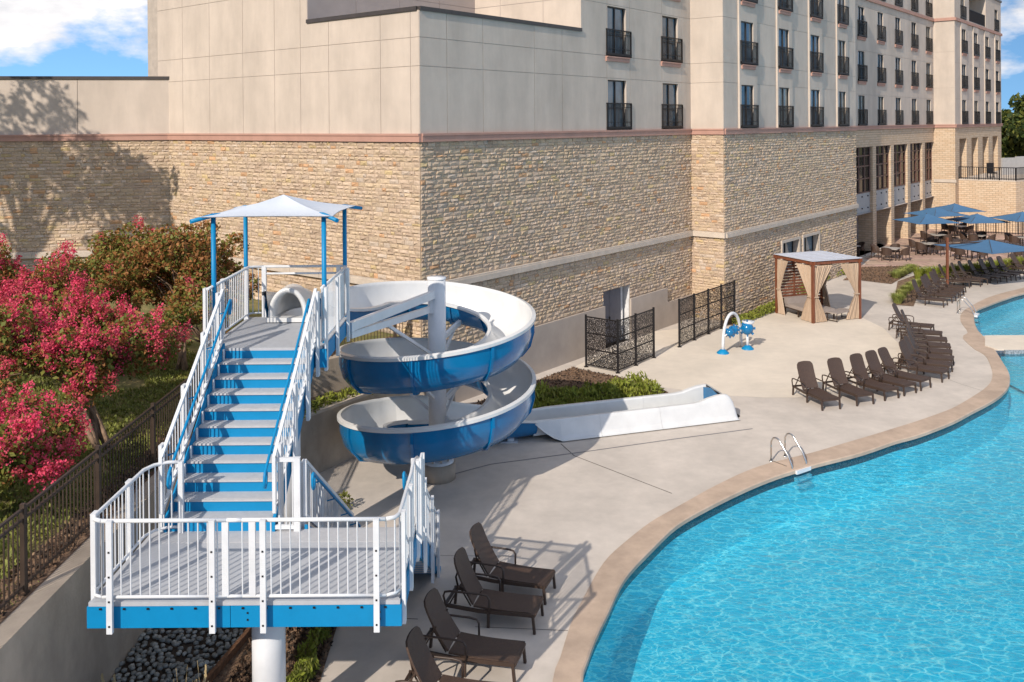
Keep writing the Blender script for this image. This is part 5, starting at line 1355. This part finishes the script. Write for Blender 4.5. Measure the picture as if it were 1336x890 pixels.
# ------------------------------------------------------------------ plants
def leafmat(name, a, b, scale=1.6, tr=.25):
    m = mat(name, a, .6, var=.1, scale=scale, col2=b, spec=.3); t = m.node_tree; bs = t.nodes['Principled BSDF']; o = t.nodes['Material Output']
    tl = t.nodes.new('ShaderNodeBsdfTranslucent'); mx = t.nodes.new('ShaderNodeMixShader'); mx.inputs[0].default_value = tr
    l = bs.inputs['Base Color'].links[0].from_socket; t.links.new(l, tl.inputs[0]); t.links.new(bs.outputs[0], mx.inputs[1]); t.links.new(tl.outputs[0], mx.inputs[2]); t.links.new(mx.outputs[0], o.inputs[0]); return m
MT['lf_green'] = leafmat('myrtle_leaf_green', (.12, .15, .028), (.25, .24, .05))
MT['lf_rust'] = leafmat('myrtle_leaf_rust', (.30, .11, .035), (.38, .18, .06))
MT['pink'] = leafmat('crepe_myrtle_pink', (.74, .035, .12), (.88, .14, .22), 5, .3)
MT['pinkd'] = leafmat('crepe_myrtle_rose', (.50, .045, .075), (.66, .13, .14), 5, .3)
MT['lf_lime'] = leafmat('bright_shrub_leaf', (.19, .24, .03), (.34, .36, .06), 3)
MT['lf_dark'] = leafmat('dark_tree_leaf', (.03, .055, .014), (.075, .10, .022), .6)
MT['lf_blade'] = leafmat('grass_blade', (.20, .25, .05), (.36, .36, .11), 3)
MT['straw'] = leafmat('straw_plume', (.50, .38, .19), (.62, .5, .3), 5)
def quads_mesh(name, C, S, mats, mi, parent=None, loc=None, rng=None, aspect=1.6, up=.0, droop=0.):
    """C: centres (n,3); S: sizes (n,); leaf shaped quads with random attitude"""
    rng = rng or RN; n = len(C); a = rng.normal(size=(n, 3)); a[:, 2] += up; a /= np.linalg.norm(a, axis=1)[:, None]
    b = rng.normal(size=(n, 3)); b -= a*(a*b).sum(1)[:, None]; b /= np.linalg.norm(b, axis=1)[:, None]
    c = np.cross(a, b)*.18
    u = a*(S*aspect/2)[:, None]; v = b*(S/2)[:, None]; w = c*S[:, None]
    V = np.stack([C-u, C-v*.9+w, C+u, C+v*.9+w], 1).reshape(-1, 3)
    me = bpy.data.meshes.new(name); me.vertices.add(4*n); me.vertices.foreach_set('co', V.ravel()); me.loops.add(4*n); me.loops.foreach_set('vertex_index', np.arange(4*n, dtype=np.int32)); me.polygons.add(n)
    me.polygons.foreach_set('loop_start', np.arange(0, 4*n, 4, dtype=np.int32)); me.polygons.foreach_set('loop_total', np.full(n, 4, dtype=np.int32))
    for m_ in mats: me.materials.append(m_)
    me.polygons.foreach_set('material_index', np.asarray(mi, dtype=np.int32)); me.update(calc_edges=True)
    o = bpy.data.objects.new(name, me); link(o, parent)
    if loc is not None: o.location = loc
    return o
def clump_points(cl, per, rng, flat=1.):
    """cl: list of (center, radius)"""
    out = []
    for c, r in cl:
        k = int(per*r*r); d = rng.normal(size=(k, 3)); d /= np.linalg.norm(d, axis=1)[:, None]
        rad = r*rng.uniform(.35, 1.0, size=(k, 1))**.6; p = d*rad; p[:, 2] *= flat; out.append(np.array(c)+p)
    return np.concatenate(out)
def crown_clumps(c, rx, ry, rz, n, r0, r1, rng, shell=.45):
    out = []
    for _ in range(n):
        d = rng.normal(size=3); d /= np.linalg.norm(d); s = rng.uniform(shell, 1.)
        if d[2] < -.55: d[2] *= -.5
        p = np.array(c)+d*s*np.array((rx, ry, rz)); out.append((p, rng.uniform(r0, r1)))
    return out
def multi_trunk(base, cl, rng, stems=5, r=.05, hsplit=.5):
    m = MB(); b = Vector(base); tops = sorted(cl, key=lambda q: rng.random())
    per = max(1, len(tops)//stems)
    for s in range(stems):
        grp = tops[s*per:(s+1)*per]
        if not grp: continue
        mean = Vector(np.mean([g[0] for g in grp], axis=0)); t = rng.uniform(0, 6.28); st = b+Vector((math.cos(t), math.sin(t), 0))*.12
        mid = st.lerp(mean, hsplit); mid.z = st.z+(mean.z-st.z)*(hsplit+.12); pts = [st]
        for k in range(1, 5): q = st.lerp(mid, k/4); pts.append(q+Vector(rng.normal(size=3)*.03))
        m.tube(pts, [r, r*.92, r*.84, r*.76, r*.66], 7)
        for g in grp[:7]:
            e = Vector(g[0]); k1 = mid.lerp(e, .5)+Vector(rng.normal(size=3)*.08)+Vector((0, 0, .08)); m.tube([pts[-1], k1, e], [r*.55, r*.34, r*.12], 5)
    return m
def crepe(base, c, rx, ry, rz, label, n=34, flowers=.9, rust=.3, seed=1, r0=.35, r1=.6, leaf=.075, per=1500, stems=5, rc=None, pinkmix=.3):
    rng = np.random.default_rng(seed); o = empty('crepe_myrtle', label, 'flowering tree', base, group='crepe myrtles on the grass bank'); B0 = np.array(base)
    cl = crown_clumps(np.array(c)-B0, rx, ry, rz, n, r0, r1, rng); P = clump_points(cl, per, rng, .8); k = len(P)
    side = noise_mix = rng.random(k); mi = (side < rust).astype(int)
    quads_mesh('foliage', P, rng.uniform(leaf*.6, leaf*1.3, k), [MT['lf_green'], MT['lf_rust']], mi, o, rng=rng, up=.3)
    multi_trunk((0, 0, 0), cl, rng, stems, .055).build('trunk', MT['bark'], o)
    if flowers > 0:
        FP = []; FM = []
        cc = np.array(c)-B0
        for q, r in cl:
            nf = int(5.2*flowers*(r/.5)**2*rng.uniform(.3, 1.7))
            out = (q-cc)/np.array((rx, ry, rz)); out[1] -= .35; out[2] += .55
            for _ in range(nf):
                d = rng.normal(size=3)*.75+out; d /= np.linalg.norm(d); tip = q+d*r*rng.uniform(.85, 1.12)*np.array((1, 1, .85))
                s = rng.uniform(.10, .20); kk = int(rng.uniform(60, 110)*(s/.15)**2); ax = d*.7+np.array((0, 0, .5)); ax /= np.linalg.norm(ax)
                tt = rng.uniform(-1, 1, size=(kk, 1)); FP.append(tip+ax*tt*s*1.2+rng.normal(size=(kk, 3))*s*.42*(1-.45*tt)); FM += list((rng.random(kk) < (.8 if rng.random() < pinkmix else .12)).astype(int))
        if not FP: return o
        FP = np.concatenate(FP); quads_mesh('blossom', FP, rng.uniform(.03, .055, len(FP)), [MT['pink'], MT['pinkd']], FM, o, rng=rng, aspect=1.15)
    return o
crepe((-8.35, 18.3, 2.4), (-9.45, 18.6, 4.30), 2.15, 1.7, 1.15, 'crepe myrtle with bright pink blossoms and pale stems just behind the picket fence', n=72, flowers=1.1, rust=.38, seed=3, stems=6)
crepe((-8.8, 14.9, 2.45), (-8.75, 15.1, 3.5), 1.5, 1.2, .85, 'low pink blossoming crepe myrtle at the left edge, nearest the camera', n=46, flowers=1.5, rust=.2, seed=5, r0=.28, r1=.45, pinkmix=.25)
crepe((-12.3, 21.6, 2.6), (-12.3, 21.6, 4.65), 2.3, 1.8, 1.3, 'pink and rust crepe myrtle at the left edge, behind the others', n=60, flowers=1.0, rust=.5, seed=7, stems=5)
crepe((-8.9, 24.2, 2.4), (-9.0, 24.4, 4.75), 2.0, 1.7, 1.75, 'green and russet crepe myrtle with few blossoms left of the canopy', n=66, flowers=.10, rust=.62, seed=9, r0=.28, r1=.52, stems=6, pinkmix=.8)
crepe((-7.6, 22.4, 2.4), (-7.75, 22.6, 3.95), .95, .9, .95, 'small sparse crepe myrtle with scattered rose flowers beside the stair top', n=26, flowers=.3, rust=.35, seed=12, r0=.22, r1=.36, stems=3, per=1100, pinkmix=.7)
crepe((-11.3, 26.3, 2.5), (-11.4, 26.4, 4.5), 2.0, 1.4, 1.2, 'rust tinged crepe myrtle close to the low stone wing', n=44, flowers=.2, rust=.4, seed=14, pinkmix=.8)

def tall_tree(base, H_, c, rx, ry, rz, label, n, seed, leaf=.16, per=420, r0=.7, r1=1.3, group=None, trunk=.22, mt='lf_dark', name='shade_tree'):
    rng = np.random.default_rng(seed); o = empty(name, label, 'tree', base, group=group); B0 = np.array(base)
    cl = crown_clumps(np.array(c)-B0, rx, ry, rz, n, r0, r1, rng, .3); P = clump_points(cl, per, rng, .8)
    quads_mesh('foliage', P, rng.uniform(leaf*.6, leaf*1.4, len(P)), [MT[mt], MT['lf_green']], (rng.random(len(P)) < .3).astype(int), o, rng=rng, up=.3)
    m = MB(); top = Vector(np.array(c)-B0); pts = [Vector((0, 0, -.3)).lerp(top, k/6)+Vector(rng.normal(size=3)*.1*(k > 0)) for k in range(7)]; m.tube(pts, [trunk*(1-.11*k) for k in range(7)], 10)
    for q, r in cl[::2]: a = pts[3].lerp(pts[6], rng.random()); e = Vector(q); m.tube([a, a.lerp(e, .55)+Vector((0, 0, .3)), e], [trunk*.35, trunk*.22, trunk*.06], 5)
    m.build('trunk', MT['bark'], o); return o
# trees on the bank left of the picture; their shade falls on the low wing
tall_tree((-25.3, 25.5, 2.6), 0, (-25.0, 26.2, 14.2), 3.9, 2.6, 4.4, 'tall dark shade tree on the bank beyond the left edge', 66, 21, r0=.4, r1=.8, per=190)
tall_tree((-20.9, 27.6, 2.6), 0, (-20.4, 27.9, 12.0), 1.9, 1.7, 3.0, 'slimmer dark shade tree on the bank beyond the left edge', 34, 22, r0=.35, r1=.7, trunk=.15, per=200)
# woods far right
for i, (x, y_, h_, r_) in enumerate(((66, 112, 13.4, 5.0), (73, 106, 15.5, 5.5), (81, 112, 15.6, 6), (62.5, 118, 10.5, 4.0), (90, 118, 16.5, 6))):
    tall_tree((x, y_, 0), 0, (x, y_, h_*.55), r_, r_, h_*.42, ['dark green tree nearest the hotel corner on the right', 'tall dark green tree at the right edge behind the terrace', 'dark green tree further right behind the terrace', 'low dark tree filling the gap beside the hotel corner', 'far dark green tree outside the right edge'][i], 60, 40+i, leaf=.42, per=60, r0=1.2, r1=2.2, group='trees beyond the terrace')

def shrub(name, label, cat, pts, r, h, mt, leaf, per, seed, group=None, blades=False, z0=0.):
    """one bed shrub made of small clumps; pts = plan positions of its clumps"""
    rng = np.random.default_rng(seed); b = pts[0]; o = empty(name, label, cat, (b[0], b[1], z0), group=group)
    cl = [((p[0]-b[0], p[1]-b[1], h*.5), r*rng.uniform(.8, 1.2)) for p in pts]
    P = clump_points(cl, per, rng, h/r/1.6); P[:, 2] = np.abs(P[:, 2])
    quads_mesh('foliage', P, rng.uniform(leaf*.6, leaf*1.4, len(P)), [MT[mt], MT['lf_green']], (rng.random(len(P)) < .35).astype(int), o, rng=rng, aspect=3.2 if blades else 1.8, up=1.6 if blades else .4)
    m = MB()
    for c, _ in cl:
        for k in range(3): m.tube([(c[0], c[1], -.02), (c[0]+rng.uniform(-.1, .1), c[1]+rng.uniform(-.1, .1), h*.7)], [.012, .004], 4)
    m.build('stems', MT['bark'], o); return o
ORD = ['first', 'second', 'third', 'fourth', 'fifth', 'sixth', 'seventh', 'eighth', 'ninth', 'tenth', 'eleventh', 'twelfth']; ROWN = ['front', 'middle', 'back']
# spiky green planting beside the slide run-out
rng = np.random.default_rng(5); k = 0
G1 = 'green shrubs in the bed beside the slide run-out'
for row, (n, y0) in enumerate(((11, .0), (10, .62), (8, 1.2))):
    for i in range(n):
        t = (i+.5)/n; a = Vector((.35, 27.4)); b = Vector((4.65, 29.35)); q = a.lerp(b, t)+Vector((-.35, .95))*y0*(1-.45*t)+Vector((rng.uniform(-.1, .1), rng.uniform(-.1, .1)))
        shrub('shrub', f'spiky green shrub, {ORD[i]} from the spiral in the {ROWN[row]} row beside the run-out', 'shrub', [(q.x, q.y), (q.x+.2, q.y+.1), (q.x-.15, q.y+.12)], .26*rng.uniform(.75, 1.2), .40*rng.uniform(.6, 1.45), 'lf_lime', .06, 1500, 60+k, G1, True); k += 1
for i, p in enumerate([(-.6, 27.2), (-.9, 27.5)]): shrub('shrub', f'{["larger", "smaller"][i]} green shrub under the back of the spiral slide', 'shrub', [p], .25, .3, 'lf_lime', .05, 2200, 90+i, 'small shrubs behind the slide')
# along the hotel wall by the cabana
for i in range(7):
    t = i/6; q = Vector((9.95, 39.9)).lerp(Vector((12.7, 43.1)), t)
    shrub('shrub', f'yellow green shrub by the stone wall left of the cabana, {ORD[i]} from the screen', 'shrub', [(q.x, q.y), (q.x+.2, q.y+.25)], .30, .42 if i > 2 else .3, 'lf_lime', .06, 1600, 100+i, 'shrubs at the wall foot by the cabana')
for i, q in enumerate([(15.0, 46.4), (15.4, 47.6), (16.0, 48.6), (17.3, 50.6), (18.2, 51.9), (19.2, 52.6)]):
    shrub('shrub', f'green shrub by the hotel wall behind the cabana, {ORD[i]} nearest', 'shrub', [q, (q[0]+.3, q[1]+.2)], .38, .5, 'lf_lime', .09, 700, 120+i, 'shrubs behind the cabana')
def tuft(label, q, r, h, seed, group, n=900, z0=0., mt='lf_blade'):
    rng = np.random.default_rng(seed); o = empty('ornamental_grass', label, 'ornamental grass', (q[0], q[1], z0), group=group); m = MB()
    vs = []; 
    for k in range(n):
        t = rng.uniform(0, 6.28); rr_ = r*.35*math.sqrt(rng.random()); l = h*rng.uniform(.6, 1.1); sp_ = rng.uniform(.15, .75)*r; w = .008+.006*rng.random()
        bx, by = rr_*math.cos(t), rr_*math.sin(t); dx, dy = math.cos(t+rng.uniform(-.5, .5)), math.sin(t+rng.uniform(-.5, .5)); px_, py_ = -dy*w, dx*w
        a = (bx-px_, by-py_, 0); b = (bx+px_, by+py_, 0); c = (bx+dx*sp_*.4+px_, by+dy*sp_*.4+py_, l*.7); d = (bx+dx*sp_*.4-px_, by+dy*sp_*.4-py_, l*.7); e = (bx+dx*sp_, by+dy*sp_, l*(.95-.3*sp_/max(r, .01)))
        m.add([a, b, c, d, e], [(0, 1, 2, 3), (3, 2, 4)])
    m.build('blades', MT[mt], o); return o
gg = 'ornamental grasses round the far loungers'
for i, q in enumerate([(19.0, 44.6), (19.6, 45.5), (18.8, 44.1), (20.3, 46.6), (21.0, 47.6), (21.7, 48.5)]): tuft(f'soft ornamental grass at the left end of the far loungers, {ORD[i]} in line', q, .5, .5, 200+i, gg, 400)
for i in range(16):
    t = i/15; q = (22.9+8.2*t, 50.9+3.9*t-.4*math.sin(t*3.1)); tuft(f'yellow green grass tuft behind the far loungers, number {i+1} from the left of sixteen', q, .6, .8, 220+i, gg, 260, mt='lf_lime')
for i in range(5):
    t = i/4; q = (21.8+2.0*t, 51.3+2.6*t); tuft(f'feathery grass tuft in the patio bed, {ORD[i]} from the front', q, .6, .45, 240+i, 'grasses in the patio bed', 350)
# foreground bed: green clumps and straw plumes
for i, (x, y_) in enumerate(((-3.45, 13.6), (-3.5, 14.05), (-3.42, 14.5), (-3.5, 15.0), (-3.4, 15.5), (-3.38, 16.0), (-3.55, 16.6))):
    shrub('shrub', f'feathery green clump along the concrete below the landing, {ORD[i]} from the front', 'shrub', [(x, y_), (x+.05, y_+.15)], .17, .26, 'lf_lime', .04, 4200, 260+i, 'green clumps along the concrete edge', True)
for i, (x, y_) in enumerate(((-4.75, 13.35), (-5.1, 13.3), (-6.1, 13.5), (-5.4, 13.2), (-4.0, 13.2), (-5.75, 13.3))):
    rng = np.random.default_rng(300+i); o = empty('flowering_grass', f'straw coloured flower spikes at the bottom edge, {["below the fascia", "left of the pebbles", "at the wall foot", "over the pebbles", "beside the column", "among the nearest pebbles"][i]}', 'ornamental grass', (x, y_, 0), group='straw flower spikes in the front bed'); m = MB()
    for k in range(9):
        a = Vector((rng.uniform(-.15, .15), rng.uniform(-.1, .1), 0)); hh = rng.uniform(.45, .95)*(1.05 if i < 2 else .75); b = a+Vector((rng.uniform(-.12, .12), rng.uniform(-.1, .1), hh)); m.tube([a, a.lerp(b, .6), b], [.006, .005, .003], 4)
        if k % 3 == 0:
            for j in range(24): q = a.lerp(b, .62+.38*j/24)+Vector(rng.normal(size=3)*.012*(1.2-j/24)); m.box(q, (.02, .02, .03))
    m.build('spikes', MT['straw'], o)
shrub('shrub', 'small leafy plant standing alone by the lower stair', 'shrub', [(-3.95, 20.9)], .20, .38, 'lf_green', .06, 3000, 310)
for i, q in enumerate([(-5.5, 22.9), (-5.1, 23.6), (-4.7, 24.1), (-4.35, 24.6), (-4.0, 25.1), (-5.9, 22.6)]):
    shrub('shrub', f'leafy shrub in the raised planter behind the stairs, number {ORD[i]} in line', 'shrub', [q, (q[0]+.2, q[1]+.3)], .28, .34, 'lf_lime', .06, 2200, 320+i, 'shrubs in the raised planter', z0=1.42)
# grass blades on the bank
rng = np.random.default_rng(77); n = 34000; X = -6.9-rng.random(n)**1.3*9; Y = 10+rng.random(n)*17
keep = np.array([noise.noise(Vector((x*.5, y_*.5, 3))) > -.3 for x, y_ in zip(X, Y)]); X, Y = X[keep], Y[keep]
Z = np.array([bank_z(x, y_) for x, y_ in zip(X, Y)]); Cn = np.stack([X, Y, Z+.03], 1)
o = quads_mesh('lawn_blades', Cn, rng.uniform(.03, .07, len(Cn)), [MT['lf_blade'], MT['lf_green']], (rng.random(len(Cn)) < .5).astype(int), rng=rng, aspect=2.5, up=2.); tag(o, kind='stuff')
# bark chips in the beds
def chips(poly, n, name, seed, z=.02):
    r = random.Random(seed); xs_ = [p[0] for p in poly]; ys_ = [p[1] for p in poly]; P_ = []
    while len(P_) < n:
        p = (r.uniform(min(xs_), max(xs_)), r.uniform(min(ys_), max(ys_)))
        if inside(p, poly): P_.append((p[0], p[1], z+r.uniform(0, .02)))
    rg = np.random.default_rng(seed); tag(quads_mesh(name, np.array(P_), rg.uniform(.03, .08, n), [MT['dirtred'], MT['soil']], (rg.random(n) < .3).astype(int), rng=rg, aspect=1.8), kind='stuff')
chips(ccw(bed1), 5000, 'bark_chips', 1); chips([(-4.6, 12), (-3.15, 12), (-3.2, 17.5), (-4.6, 17.5)], 5000, 'bark_chips', 2); chips(ccw(bed3), 2500, 'bark_chips', 3); chips(ccw(bed2), 1500, 'bark_chips', 4)
chips([(-7.45, 9), (-6.9, 9), (-6.9, 23.5), (-7.45, 23.5)], 2200, 'fence_line_chips', 5, 2.35)
print('OBJECTS', len(bpy.data.objects), 'STONES', len(STONES))
